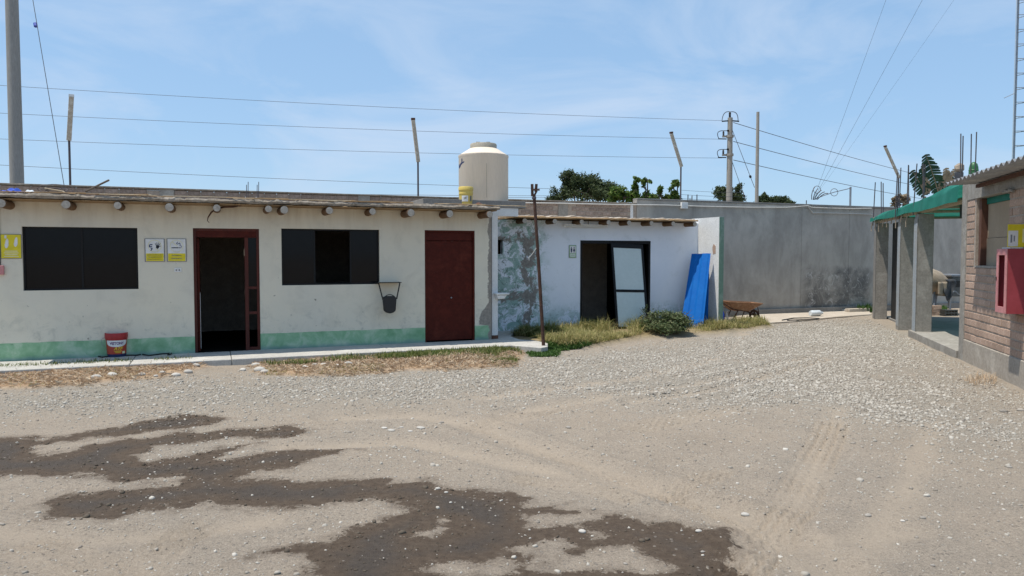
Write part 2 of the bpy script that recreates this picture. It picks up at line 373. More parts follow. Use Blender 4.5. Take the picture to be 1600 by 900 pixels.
M['board'] = mat('beige_fibreboard', (.36,.285,.20), (.31,.245,.17), 3, .85, .1, 40, fine=.06)
M['timber'] = mat('dark_timber', (.13,.06,.038), (.085,.043,.03), 6, .85, .3, 50, stretch=(3,3,.3))
M['bamboo'] = mat('dry_bamboo', (.42,.35,.25), (.30,.235,.155), 6, .8, .3, 40)
M['straw'] = leafmat('dry_straw', (.52,.385,.255), (.38,.265,.17), (.62,.52,.38), .15, .9)
M['grassgreen'] = leafmat('green_grass', (.065,.115,.022), (.13,.165,.04), (.26,.24,.09), .3)
M['grassdry'] = leafmat('half_dry_grass', (.15,.18,.045), (.36,.32,.13), (.50,.41,.21), .35)
M['creeper'] = leafmat('low_green_weed', (.035,.085,.015), (.075,.14,.03), None, .3)
M['shrub'] = leafmat('grey_green_leaf', (.05,.08,.03), (.10,.13,.05), (.19,.20,.10), .25)
M['treedark'] = leafmat('dark_tree_leaf', (.028,.048,.02), (.06,.085,.034), (.11,.135,.06), .35)
M['treelight'] = leafmat('light_tree_leaf', (.045,.10,.016), (.10,.17,.03), (.17,.21,.055), .35)
M['bark'] = mat('grey_bark', (.13,.10,.075), (.08,.06,.045), 9, .95, .5, 40)
M['banana'] = leafmat('banana_leaf', (.012,.038,.02), (.025,.065,.028), None, .2, .4)
M['bananadry'] = leafmat('dried_leaf', (.22,.17,.11), (.33,.26,.17), None, .2)
M['greenfibre'] = flat('green_barrel_plastic', (.03,.13,.04), .4)
M['dustyrag'] = mat('dusty_sacking', (.36,.30,.23), (.26,.21,.16), 8, .95, .5, 60)
M['grey_paint'] = mat('scuffed_grey_paint', (.17,.17,.165), (.11,.11,.107), 6, .7, .2, 40)
M['paledirt'] = mat('pale_sandy_cement', (.52,.455,.37), (.42,.36,.29), 2, .95, .4, 40, c3=(.56,.50,.42))
M['plasticclear'] = flat('cloudy_plastic', (.62,.66,.68), .35)
nt_ = NT('green_shade_net'); c_ = nt_.ramp(nt_.noise(3, 5), [(.3, (.012,.18,.125)), (.7, (.035,.27,.20))]); nt_.col(c_); nt_.set(.6, 0, .3)
t_ = nt_.n('BsdfTranslucent'); nt_.l(c_, t_.inputs['Color']); ms_ = nt_.n('MixShader'); ms_.inputs[0].default_value = .3
nt_.l(nt_.b.outputs[0], ms_.inputs[1]); nt_.l(t_.outputs[0], ms_.inputs[2]); nt_.l(ms_.outputs[0], nt_.o.inputs['Surface']); M['net'] = nt_.m

# ================================================================== frames of the four walls
SLAB = .10
pa0, pa1 = G(0, 565, SLAB), G(768, 530, SLAB)
ANG = math.atan2(pa1.y-pa0.y, pa1.x-pa0.x)
FA = Frame(pa1, ANG)                                   # office front wall, x to the right, y into the building
FB = Frame(G(778, 517, SLAB), ANG)                     # washroom front wall
FP = Frame(G(1230, 491, 0), ANG)                       # perimeter wall
pr0, pr1 = G(1581, 599), G(1362, 497)
FR = Frame(pr0, math.atan2(pr1.y-pr0.y, pr1.x-pr0.x))  # brick building, x away from the camera, y towards the yard

# ================================================================== ground
def rng(a, b, s): return list(np.arange(a, b, s))
gx = np.array([-900,-400,-150,-70,-40,-28,-20,-16] + rng(-14,-8,.2) + rng(-8,-4,.045) + rng(-4,.6,.032) + rng(.6,3.4,.018) + rng(3.4,8.5,.045) + rng(8.5,15,.15) + [16,20,30,50,90,200,500,900])
gy = np.array([-900,-300,-80,-25,-8,-2,0,1.5,2.5] + rng(3,3.7,.1) + rng(3.7,9,.024) + rng(9,14.5,.05) + rng(14.5,26,.1) + [28,32,40,60,100,200,450,900,1600])
XX, YY = np.meshgrid(gx, gy)
PX, PY = XX.ravel(), YY.ravel()
_tab = np.random.default_rng(5).random((257, 257))
def vnoise(x, y, f):
    x = x*f; y = y*f; xi = np.floor(x).astype(int); yi = np.floor(y).astype(int); fx = x-xi; fy = y-yi
    fx = fx*fx*(3-2*fx); fy = fy*fy*(3-2*fy); t = _tab; a, b = xi % 256, yi % 256; a1, b1 = (xi+1) % 256, (yi+1) % 256
    return (t[a,b]*(1-fx)+t[a1,b]*fx)*(1-fy) + (t[a,b1]*(1-fx)+t[a1,b1]*fx)*fy - .5
def gpoly(px): return np.array([tuple(G(x, y))[:2] for x, y in px])
def sdf(poly, x, y):
    """signed distance, positive inside"""
    d = np.full(x.shape, 1e9); ins = np.zeros(x.shape, bool); n = len(poly)
    for i in range(n):
        ax, ay = poly[i]; bx, by = poly[(i+1) % n]; ex, ey = bx-ax, by-ay
        t = np.clip(((x-ax)*ex + (y-ay)*ey)/(ex*ex+ey*ey+1e-12), 0, 1)
        d = np.minimum(d, np.hypot(x-ax-t*ex, y-ay-t*ey))
        c = ((ay > y) != (by > y)); 
        with np.errstate(divide='ignore', invalid='ignore'): xi = ax + (y-ay)/(by-ay)*ex
        ins ^= (c & (x < xi))
    return np.where(ins, d, -d)
def pline(pts, x, y):
    """distance to a polyline and the length along it"""
    d = np.full(x.shape, 1e9); u = np.zeros(x.shape); sgn = np.zeros(x.shape); L = 0
    for i in range(len(pts)-1):
        ax, ay = pts[i]; bx, by = pts[i+1]; ex, ey = bx-ax, by-ay; l = math.hypot(ex, ey)
        t = np.clip(((x-ax)*ex + (y-ay)*ey)/(l*l), 0, 1); dd = np.hypot(x-ax-t*ex, y-ay-t*ey); k = dd < d
        d[k] = dd[k]; u[k] = L + t[k]*l; sgn[k] = (ex*(y-ay)-ey*(x-ax))[k]/l; L += l
    return d, u, sgn
wet_in = [
 [(-60,684),(0,682),(60,683),(68,688),(125,677),(181,668),(227,656),(272,649),(325,646),(355,653),(333,661),(299,670),(250,674),(193,681),(215,688),(287,676),(314,678),(352,671),(416,671),(446,666),(491,670),(470,678),(446,683),(378,685),(329,690),(249,698),(212,711),(227,724),(280,715),(348,702),(420,690),(363,707),(340,722),(359,721),(408,711),(454,704),(506,705),(560,702),(560,705),(514,713),(461,732),(408,738),(378,750),(454,751),(538,749),(560,749),(621,754),(666,749),(674,758),(764,764),(810,771),(832,787),(878,788),(931,801),(863,805),(832,807),(821,821),(878,824),(968,807),(1029,821),(1142,831),(1151,851),(1164,856),(1160,866),(1129,871),(1151,891),(1180,902),(1150,960),(900,1000),(600,1000),(470,960),(480,900),(484,881),(472,868),(393,874),(446,859),(510,849),(560,822),(600,800),(640,786),(560,781),(499,790),(442,794),(378,794),(363,798),(314,789),(246,802),(197,809),(166,811),(79,813),(68,789),(102,777),(204,766),(250,760),(212,755),(144,750),(125,744),(0,746),(-60,750)]]
wet_out = [[(500,794),(549,783),(620,786),(645,800),(568,817),(500,830)], [(655,832),(685,821),(704,824),(690,834),(662,841)],
 [(795,862),(840,850),(878,845),(886,853),(882,872),(814,874)], [(662,900),(685,877),(765,874),(821,881),(860,872),(897,862),(965,857),(1002,859),(1052,889),(1029,897),(950,898),(878,897),(821,889),(765,897),(700,905)],
 [(58,700),(110,688),(175,681),(205,684),(125,702),(70,713)], [(232,757),(262,750),(280,756),(272,763),(244,763)], [(905,829),(930,828),(948,842),(925,850)]]
near = (PX > -9) & (PX < 9) & (PY > 2.4) & (PY < 14)
wet = np.full(PX.shape, -2.0)
xn, yn = PX[near], PY[near]
wx = xn + .10*vnoise(xn, yn, 5) + .05*vnoise(xn+9, yn, 13); wy = yn + .16*vnoise(xn+3, yn+7, 5) + .07*vnoise(xn, yn+4, 13)
d_ = np.maximum.reduce([sdf(gpoly(p), wx, wy) for p in wet_in])
for p in wet_out: d_ = np.minimum(d_, -sdf(gpoly(p), wx, wy))
wet[near] = d_
def soft(poly, w_, x=PX, y=PY):
    m = (x > -16) & (x < 16) & (y > 2) & (y < 27); r = np.zeros(x.shape); r[m] = np.clip(.5 + (sdf(gpoly(poly), x[m], y[m]) + .8*w_*vnoise(x[m], y[m], 1.6) + .5*w_*vnoise(x[m], y[m], 5))/(2*w_), 0, 1); return r
GRAV = [(-80,614),(300,596),(420,588),(640,578),(800,572),(850,556),(1000,545),(1190,506),(1362,499),(1430,525),(1500,556),(1600,625),(1680,690),(1600,715),(1420,680),(1280,640),(1050,632),(850,612),(640,632),(300,640),(-80,648)]
BED = [[(-60,579),(0,577),(318,562),(322,574),(250,590),(140,600),(60,606),(-60,612)], [(398,569),(600,556),(780,546),(812,548),(818,556),(800,572),(600,580),(480,586),(410,585)]]
WEED = [(800,530),(850,521),(905,508),(985,512),(1090,507),(1190,506),(1205,512),(1130,521),(1080,524),(1000,530),(930,542),(860,546)]
grav = soft(GRAV, .7); bed = np.maximum(soft(BED[0], .09), soft(BED[1], .09)); weed = soft(WEED, .15)
h = .035*vnoise(PX, PY, .35) + .012*vnoise(PX, PY, 1.3) + .006*vnoise(PX, PY, 4) + .003*vnoise(PX, PY, 11) + .0025*vnoise(PX, PY, 24)
h += grav*(.012*vnoise(PX, PY, 6) + .008*vnoise(PX, PY, 15))
h += bed*.035 + bed*.02*vnoise(PX, PY, 7) + weed*.08
track = np.zeros(PX.shape)
def gpl(px): return [tuple(G(x, y))[:2] for x, y in px]
for pts, wid, dep in [([(520,652),(640,648),(720,658),(800,688),(960,742),(1100,790),(1230,858),(1310,910),(1400,980)], .30, .024), ([(1180,505),(1120,560),(1000,590),(880,605),(760,620)], .3, .012),
                      ([(1260,560),(1180,580),(1080,604),(960,618),(820,640)], .25, .02), ([(1290,564),(1210,586),(1110,612),(990,628)], .22, .018), ([(440,700),(640,690),(820,730),(1000,760),(1180,810),(1330,890)], .24, .016), ([(1180,850),(1300,845),(1420,830)], .22, .014), ([(1310,640),(1292,690),(1275,722),(1246,785),(1200,842),(1140,920)], .26, .007), ([(1460,660),(1440,700),(1410,780),(1350,870),(1310,930)], .24, .005), ([(-60,830),(120,850),(300,835),(420,815)], .25, .012)]:
    d, u, s_ = pline(gpl(pts), PX, PY); k = np.clip(1.2-d/wid*1.6, 0, 1); h -= dep*k; h += dep*.9*np.exp(-((d-wid)/.07)**2)
    track = np.maximum(track, k*(.55+.6*vnoise(PX, PY, 3)+.3))
for pts, wid, per in [([(1302,665),(1292,690),(1275,722),(1246,785),(1200,842),(1150,905)], .19, .075), ([(760,672),(800,690),(960,744),(1100,792),(1230,860)], .10, .07), ([(1125,738),(1082,752),(1040,775)], .14, .07), ([(900,628),(840,645),(740,668)], .2, .07), ([(1140,640),(1080,650),(1000,668)], .24, .08), ([(980,780),(900,760),(820,750)], .14, .075),
                      ([(60,860),(130,890),(200,930)], .2, .075), ([(300,830),(240,870),(210,910)], .18, .075)]:
    d, u, s_ = pline(gpl(pts), PX, PY); k = np.clip((wid-d)/.05, 0, 1)
    h += k*(-.006 + .011*np.tanh(3*np.sin(2*math.pi*(s_ + .012*np.sin(u*48))/per))*np.clip(.75+1.3*vnoise(PX, PY, 2.5), 0, 1.2)); track = np.maximum(track, k*.5)
flatten = np.clip((np.hypot(PX, PY-10)-28)/20, 0, 1); h *= (1-flatten)
def gh(x, y):
    """ground height near a point"""
    i = np.clip(np.searchsorted(gx, x), 1, len(gx)-1); j = np.clip(np.searchsorted(gy, y), 1, len(gy)-1)
    H = h.reshape(XX.shape); fx = (x-gx[i-1])/(gx[i]-gx[i-1]); fy = (y-gy[j-1])/(gy[j]-gy[j-1])
    return (H[j-1,i-1]*(1-fx)+H[j-1,i]*fx)*(1-fy) + (H[j,i-1]*(1-fx)+H[j,i]*fx)*fy
def fastmesh(name, V, Fq):
    me = bpy.data.meshes.new(name); n = len(V); k = Fq.shape[1]; m = len(Fq)
    me.vertices.add(n); me.vertices.foreach_set('co', np.asarray(V, np.float32).ravel())
    me.loops.add(m*k); me.loops.foreach_set('vertex_index', np.asarray(Fq, np.int32).ravel())
    me.polygons.add(m); me.polygons.foreach_set('loop_start', np.arange(0, m*k, k, dtype=np.int32))
    me.update(calc_edges=True); me.validate(); return me
nx, ny = len(gx), len(gy)
ii, jj = np.meshgrid(np.arange(nx-1), np.arange(ny-1)); a_ = (jj*nx+ii).ravel()
gm = fastmesh('ground', np.stack([PX, PY, h], 1), np.stack([a_, a_+1, a_+nx+1, a_+nx], 1))
for nm, arr in (('wet', wet), ('grav', grav), ('bed', bed), ('track', track), ('weed', weed)):
    at_ = gm.attributes.new(nm, 'FLOAT', 'POINT'); at_.data.foreach_set('value', arr.astype(np.float32))
gm.polygons.foreach_set('use_smooth', np.ones(len(gm.polygons), bool))
n = NT('packed_dirt_yard')
def A_(k): q = n.n('Attribute'); q.attribute_name = k; return q.outputs['Fac']
dirt = n.ramp(n.noise(.55, 7, .62, .4), [(.3, (.325,.262,.198)), (.5, (.37,.305,.237)), (.7, (.31,.268,.218))])
dirt = n.mix(n.ramp(n.noise(1.9, 8, .7, .5), [(.48, 0.0), (.7, .6)]), dirt, (.235,.20,.162))
dirt = n.mix(n.ramp(n.noise(14, 8, .75), [(.45, 0.0), (.75, .5)]), dirt, (.40,.335,.26))
dirt = n.mix(n.ramp(n.noise(75, 4, .7), [(.50, 0.0), (.64, .7)]), dirt, (.145,.12,.097))
dirt = n.mix(n.ramp(n.noise(38, 6, .8, .3), [(.44, 0.0), (.58, .55)]), dirt, (.215,.18,.142))
dirt = n.mix(n.ramp(n.noise(120, 3, .8), [(.50, 0.0), (.62, .6)]), dirt, (.47,.405,.325))
vor = n.n('TexVoronoi'); vor.inputs['Scale'].default_value = 34; n.l(n.tc.outputs['Object'], vor.inputs['Vector'])
vor2 = n.n('TexVoronoi'); vor2.inputs['Scale'].default_value = 80; n.l(n.tc.outputs['Object'], vor2.inputs['Vector'])
sepc = n.n('SeparateColor'); n.l(vor.outputs['Color'], sepc.inputs[0])
peb = n.math('MULTIPLY', n.step(vor.outputs['Distance'], .38, .30), n.step(sepc.outputs[0], .74, .80))
dirt = n.mix(n.math('MULTIPLY', peb, .75), dirt, n.ramp(sepc.outputs[1], [(0, (.14,.12,.10)), (1, (.40,.36,.305))]))
g2 = n.ramp(vor.outputs['Distance'], [(.1, (.40,.355,.29)), (.55, (.23,.197,.155))]); sepd = n.n('SeparateColor'); n.l(vor2.outputs['Color'], sepd.inputs[0])
g2 = n.mix(.6, g2, n.ramp(sepd.outputs[0], [(0, (.20,.175,.142)), (1, (.45,.41,.345))]))
gm_ = n.math('MULTIPLY', A_('grav'), n.step(n.noise(3.2, 8, .7), .30, .55))
base = n.mix(gm_, dirt, g2)
base = n.mix(n.math('MULTIPLY', A_('track'), .6), base, (.415,.34,.26))
bedc = n.ramp(n.noise(9, 8, .75), [(.35, (.11,.07,.045)), (.5, (.42,.285,.175)), (.66, (.54,.41,.27))])
base = n.mix(A_('bed'), base, bedc)
base = n.mix(A_('weed'), base, n.ramp(n.noise(12, 7, .7), [(.3, (.20,.15,.08)), (.7, (.34,.27,.15))]))
wt = A_('wet')
wv = n.math('ADD', wt, n.math('ADD', n.math('MULTIPLY', n.math('SUBTRACT', n.noise(6, 9, .75, .4), .5), .40), n.math('MULTIPLY', n.math('SUBTRACT', n.noise(55, 5, .75), .5), .16)))
wm = n.math('MAXIMUM', n.step(wv, -.02, .03), n.math('MULTIPLY', n.step(wv, -.13, -.01), n.ramp(n.noise(7, 8, .75), [(.40, .05), (.62, .6)])))
keep = n.math('MULTIPLY', peb, n.step(sepc.outputs[2], .62, .66))
deep = n.step(n.math('ADD', wt, n.math('MULTIPLY', n.math('SUBTRACT', n.noise(2.2, 5), .5), .35)), .10, .30)
wcol = n.mix(deep, n.ramp(n.noise(20, 6, .7), [(.3, (.072,.050,.034)), (.7, (.13,.096,.068))]), n.ramp(n.noise(26, 6, .7), [(.3, (.060,.046,.036)), (.7, (.10,.080,.062))]))
wmk = n.math('MULTIPLY', wm, n.math('SUBTRACT', 1.0, n.math('MULTIPLY', keep, .85)))
base = n.mix(wmk, base, wcol)
n.col(base)
rg = n.n('MapRange'); n.l(n.math('MULTIPLY', wm, n.math('ADD', .45, n.math('MULTIPLY', deep, .55))), rg.inputs['Value']); rg.inputs['To Min'].default_value = .95; rg.inputs['To Max'].default_value = .6
n.l(rg.outputs[0], n.b.inputs['Roughness']); n.b.inputs['Specular IOR Level'].default_value = .18
b1 = n.bump(n.noise(20, 9, .78), .8, .03); b2 = n.bump(n.noise(95, 5, .75), .8, .010, b1)
b3 = n.bump(n.math('MULTIPLY', n.math('SUBTRACT', 1.0, vor.outputs['Distance']), n.math('ADD', gm_, n.math('MULTIPLY', peb, .9))), .7, .018, b2)
n.bump(n.math('MULTIPLY', vor2.outputs['Distance'], n.math('ADD', .25, gm_)), -.4, .008, b3)
gm.materials.append(n.m)
go = bpy.data.objects.new('ground', gm); COL.objects.link(go); tag(go, kind='structure')

# crushed gravel: many small stones lying on the ground
cand = 1000000
cx = RNG.uniform(-9, 12, cand); cy = RNG.uniform(3.6, 22, cand)
keepm = np.zeros(cand, bool)
pxs = 800 + F*cx/cy
gi = np.clip(np.searchsorted(gx, cx), 1, nx-1); gj = np.clip(np.searchsorted(gy, cy), 1, ny-1); flatix = gj*nx+gi
gv = grav[flatix]; bv = bed[flatix]+weed[flatix]; tv = track[flatix]
dens = (.085 + .10*np.clip(vnoise(cx, cy, 1.1)*2.5+.3, 0, 1.5))*(1-tv*.8) + .46*gv*np.clip((cx+4)/5, .3, 1)*np.clip(.55+1.3*vnoise(cx, cy, 1.7)+.5*vnoise(cx, cy, 4.5), .06, 1)
dens *= (bv < .15)
inR = ((cx-FR.o.x)*FR.y.x + (cy-FR.o.y)*FR.y.y) < .12
dens[inR] = 0
pin = ((cx-FP.o.x)*FP.y.x + (cy-FP.o.y)*FP.y.y) > -1.0
dens[pin] = 0
slabd = ((cx-FA.o.x)*FA.y.x + (cy-FA.o.y)*FA.y.y); slabx = ((cx-FA.o.x)*FA.x.x + (cy-FA.o.y)*FA.x.y)
dens[(slabd > -1.35) & (slabx < 1.4)] = 0
dens[(slabd > -.6)&(slabx<6)] = 0
keepm = (RNG.random(cand) < dens) & (pxs > -70) & (pxs < 1680)
cx, cy, gv = cx[keepm], cy[keepm], gv[keepm]; N = len(cx)
cube = np.array([(-1,-1,-1),(1,-1,-1),(1,1,-1),(-1,1,-1),(-1,-1,1),(1,-1,1),(1,1,1),(-1,1,1)], float)
cf = np.array([(0,3,2,1),(4,5,6,7),(0,1,5,4),(1,2,6,5),(2,3,7,6),(3,0,4,7)])
sz = np.exp(RNG.normal(math.log(.0038), .50, N))*(1+.95*gv); sz = np.clip(sz, .002, .017)
vv = cube[None]*(.72+.5*RNG.random((N, 8, 1))) * (1+.35*RNG.normal(size=(N, 1, 3)).clip(-1.2, 1.2)) * np.array([1.15, 1, .6])
vv[:, 4:, :2] *= .62; vv *= sz[:, None, None]
an = RNG.uniform(0, 2*math.pi, N); tl = RNG.normal(0, .3, N)
c, s = np.cos(an)[:, None], np.sin(an)[:, None]; ct, st_ = np.cos(tl)[:, None], np.sin(tl)[:, None]
y1 = vv[:, :, 1]*ct - vv[:, :, 2]*st_; z1 = vv[:, :, 1]*st_ + vv[:, :, 2]*ct
x2 = vv[:, :, 0]*c - y1*s; y2 = vv[:, :, 0]*s + y1*c
gz = gh(cx, cy)
VV = np.stack([x2+cx[:, None], y2+cy[:, None], z1+gz[:, None]+sz[:, None]*.25], 2).reshape(-1, 3)
FF = (cf[None] + (np.arange(N)*8)[:, None, None]).reshape(-1, 4)
pm = fastmesh('gravel', VV, FF); gi = np.clip(np.searchsorted(gx, cx), 1, nx-1); gj = np.clip(np.searchsorted(gy, cy), 1, ny-1)
pm.attributes.new('wet', 'FLOAT', 'POINT').data.foreach_set('value', np.repeat((wet[gj*nx+gi] > -.01).astype(np.float32), 8)); pm.materials.append(M['gravel'])
po = bpy.data.objects.new('gravel', pm); COL.objects.link(po)
tag(po, 'pale crushed gravel scattered over the dirt yard', 'gravel', kind='stuff')

# concrete walkway in front of the office
wk = fempty('walkway', FA, kind='structure')
xl = FA.at(-30, 565)[0]; cuts = [xl-.9, -6.2, FA.gl(362, 560, SLAB)[0], -2.2, .02]
for i in range(4):
    MB().box(cuts[i]+.004, cuts[i+1]-.004, -1.05, .0 if i < 9 else .1, -.1, SLAB-.002*(i % 2)).build('paving_slab', M['slab'], wk, bevel=.012)
end_px = [(779,517),(800,516.5),(803,520),(797,525),(812,530),(838,532),(856,536),(856,541),(846,543)]
pl = [(.024, -1.05), (.024, 0.35)] + [FA.gl(x, y, SLAB) for x, y in end_px]
pl[1] = (.024, FA.gl(779, 517, SLAB)[1])
MB().prism(pl[::-1], -.1, SLAB-.003).build('paving_slab', M['slab'], wk, bevel=.01)

# ================================================================== office building
off = fempty('office_building', FA, 'long low cream building with a green painted foot and log-ended mud roof', 'building')
XL = FA.at(-28, 560)[0]; XR = 0.0
RZ = FA.at(400, 312, -.5)[1]; TOPW = RZ-.09
w1 = (FA.at(35, 400)[0], FA.at(215.5, 400)[0], FA.at(125, 453)[1], FA.at(125, 355)[1])
d1 = (FA.at(303, 450)[0], FA.at(406, 450)[0], SLAB-.05, FA.at(350, 357)[1])
w2 = (FA.at(440, 400)[0], FA.at(593, 400)[0], FA.at(515, 445)[1], FA.at(515, 358)[1])
d2 = (FA.at(664, 450)[0], FA.at(742, 450)[0], SLAB-.05, FA.at(702, 360)[1])
M['cream'] = m_cream(XR)
wallmesh(XL, XR, -.1, TOPW, 0, .16, [w1, d1, w2, d2]).build('wall', M['cream'], off)
MB().box(XL, XL+.16, .162, 4.4, -.1, TOPW).build('side_wall', M['cream'], off)
MB().box(XR-.16, XR, .162, 4.4, -.1, TOPW).build('side_wall', M['concrete_dk'], off)
MB().box(XL, XR, 4.402, 4.55, -.1, TOPW).build('rear_wall', M['concrete_dk'], off)
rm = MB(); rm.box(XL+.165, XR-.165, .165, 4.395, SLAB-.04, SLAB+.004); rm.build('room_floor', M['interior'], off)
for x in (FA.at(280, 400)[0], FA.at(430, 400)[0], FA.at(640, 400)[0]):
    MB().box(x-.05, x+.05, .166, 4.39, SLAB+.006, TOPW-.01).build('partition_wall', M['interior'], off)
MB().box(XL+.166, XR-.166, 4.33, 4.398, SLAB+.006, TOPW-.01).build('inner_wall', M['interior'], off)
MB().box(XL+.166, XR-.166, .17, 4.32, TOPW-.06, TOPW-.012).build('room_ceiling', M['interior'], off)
# roof: cane mat under a crust of mud with a ragged front edge
xl_r, xr_r = FA.at(-34, 302, -.5)[0], FA.at(781, 323, -.5)[0]
def edge(seed, amp, f):
    r = np.random.default_rng(seed); k = r.uniform(-1, 1, 900)
    return lambda x: amp*(np.interp(x*f+300, np.arange(900), k) + .5*np.interp(x*f*3.1+300, np.arange(900), k))
NS = 320
def slabroof(name, m, y0, z0f, z1f, jy, parent, xa, xb, back, n=NS):
    b = MB(); rows = []
    for i in range(n+1):
        x = xa + (xb-xa)*i/n; yy = y0 + jy(x)
        rows.append([(x, back, z0f(x)), (x, yy, z0f(x)), (x, yy-.012, (z0f(x)+z1f(x))/2), (x, yy+.012, z1f(x)), (x, back, z1f(x))])
    v = [p for r in rows for p in r]; f = []
    for i in range(n):
        for k in range(5): f.append((i*5+k, i*5+(k+1) % 5, (i+1)*5+(k+1) % 5, (i+1)*5+k))
    f.append((0,1,2,3,4)); f.append(tuple(n*5+k for k in range(5))); b.add(v, f)
    return b.build(name, m, parent)
e1, e2, e3, e4 = edge(1, .014, 9), edge(2, .012, 7), edge(3, .02, 5), edge(4, .018, 14)
roof = slabroof('roof', M['mud'], -.50, lambda x: RZ-.062+e2(x)*.5, lambda x: RZ+.004+e1(x), lambda x: e3(x)*.9+e4(x)*.7, off, xl_r, xr_r, 4.7)
cz = RZ-.068
slabroof('cane_mat', M['cane'], -.47, lambda x: cz-.022, lambda x: cz-.0015, lambda x: e4(x)*2.0+e1(x), off, xl_r+.03, xr_r-.06, 4.6)
for k in range(46):
    x = random.uniform(xl_r, xr_r-.5); L = random.uniform(.3, 1.1)
    MB().tube([(x, -.46+random.uniform(-.05,.08), RZ+.012+random.uniform(0,.012)), (x+L, -.44+random.uniform(-.07,.1), RZ+.016+random.uniform(-.004,.02))], .007, 5).build('reed', M['cane'] if k % 3 else M['bamboo'], off)
logs = [(1,310),(103,310.6),(183.4,312.3),(264.4,314.4),(338.6,317.4),(419.4,320.4),(444,320.4),(514.4,321.5),(582.6,322),(641.6,323),(703.6,325),(765,326.6)]
for i, (px, py) in enumerate(logs):
    x, z = FA.at(px, py, -.52); r = random.uniform(.056, .07); zc = min(z, RZ-.09-r-.002)
    dx = random.uniform(-.03, .03); yf = -.52+random.uniform(-.03,.03)
    lg = MB().tube([(x, yf, zc), (x+dx*.3, 0, zc+.004), (x+dx, 1.6, zc+.01)], [r, r*1.04, r], 14).build('roof_log', M['log'], off, smooth=True)
    ring = MB(); n_ = 14; vv_ = [(x+math.cos(2*math.pi*k/n_)*r*.97*random.uniform(.94,1), yf-.004, zc+math.sin(2*math.pi*k/n_)*r*.97) for k in range(n_)]
    ring.add(vv_+[(x, yf-.007, zc)], [(k, (k+1) % n_, n_) for k in range(n_)]); ring.build('sawn_end', M['log_end'], lg)
# windows
def window(op, splits, openix, name='window'):
    x0, x1, z0, z1 = op; y = .05
    fr = MB(); t = .028
    fr.box(x0, x1, y, y+.05, z0, z0+t); fr.box(x0, x1, y, y+.05, z1-t, z1); fr.box(x0, x0+t, y, y+.05, z0+t, z1-t); fr.box(x1-t, x1, y, y+.05, z0+t, z1-t)
    f = fr.build(name, M['black_metal'], off)
    xs = [x0+t] + [x0 + (x1-x0)*s for s in splits] + [x1-t]
    for i in range(len(xs)-1):
        if i in openix: continue
        MB().box(xs[i]+.001, xs[i+1]-.001, y+.02+.008*(i % 2), y+.026+.008*(i % 2), z0+t, z1-t).build('pane', M['glass'], f)
        for xx in (xs[i], xs[i+1]):
            if xx in (xs[0], xs[-1]): continue
            MB().box(xx-.014, xx+.014, y+.012+.01*(i % 2), y+.018+.01*(i % 2)+.02, z0+t, z1-t).build('sash_bar', M['black_metal'], f)
    return f
window(w1, [.5], []); window(w2, [.33, .70], [1])
# open entrance: frame, transom, side light with bars, door leaf swung inside
x0, x1, z0, z1 = d1; z0 = SLAB
fr = MB(); t = .045; xm = x0 + (x1-x0)*.80; zt = z1-.15
fr.box(x0, x0+t, .02, .10, z0, z1); fr.box(x1-t, x1, .02, .10, z0, z1); fr.box(x0+t, x1-t, .02, .10, z1-t, z1); fr.box(xm-.03, xm+.03, .02, .10, z0, zt-.001); fr.box(xm+.03, x1-t, .02, .10, z0, z0+.05)
df = fr.build('door_frame', M['maroon_wood'], off, bevel=.004)
MB().box(x0+t, x1-t, .035, .075, zt, z1-t).build('transom_panel', M['maroon'], df)
for zz in (z0+.62, z0+1.05): MB().box(xm+.031, x1-t-.001, .035, .085, zz, zz+.045).build('cross_rail', M['maroon_wood'], df)
MB().box(xm+.031, x1-t-.001, .055, .062, z0+1.10, zt-.002).build('pane', M['glass'], df)
leaf = MB().box(x0+.05, x0+.09, .13, .13+(xm-x0-.09), z0+.01, zt-.01).build('door', M['maroon'], off, bevel=.004)
MB().box(x0+.0905, x0+.096, .12, .128, z0+.05, z0+1.0).build('edge_strip', M['white'], leaf)
MB().box(xm-.04, xm-.03, .03, .05, z0+1.62, z0+1.74).build('hinge', M['bamboo'], df)
MB().box(xm-.04, xm-.03, .03, .05, z0+.95, z0+1.05).build('hinge', M['rust'], df)
# shut door
x0, x1, z0, z1 = d2; z0 = SLAB; t = .04
fr = MB(); fr.box(x0, x0+t, .01, .10, z0, z1); fr.box(x1-t, x1, .01, .10, z0, z1); fr.box(x0+t, x1-t, .01, .10, z1-t, z1)
fr.build('door_frame', M['maroon'], off, bevel=.004)
leaf = MB().box(x0+t+.003, x1-t-.003, .035, .075, z0+.02, z1-t-.16).build('door', M['maroon'], off, bevel=.003)
MB().box(x0+t+.003, x1-t-.003, .042, .078, z1-t-.152, z1-t-.002).build('transom_panel', M['maroon'], off, bevel=.003)
kx, kz = FA.at(705, 465, .03); MB().tube([(kx, .036, kz), (kx, .015, kz)], .014, 10).build('lock', M['galv'], leaf)
for zz in (z0+.7, z0+1.3): MB().box(x0+t+.01, x1-t-.01, .031, .036, zz, zz+.012).build('weld_seam', M['maroon'], leaf)
# fittings on the wall
x, z = FA.at(278, 422); sw = MB().box(x-.055, x+.055, -.012, .0-.001, z-.035, z+.035).build('wall_socket', M['offwhite'], off, bevel=.004)
for k in (-.022, .022): MB().box(x+k-.010, x+k+.010, -.0145, -.0121, z-.012, z+.012).build('socket_insert', M['signborder'], sw)
x, z = FA.at(1, 422); MB().box(x-.05, x+.05, -.05, -.001, z-.07, z+.07).build('switch_box', M['pink'], off, bevel=.005)
xc, zc_ = FA.at(2, 320); MB().tube([(x, -.012, z+.07), (x, -.012, zc_)], .008, 6).build('conduit', M['wire'], off)
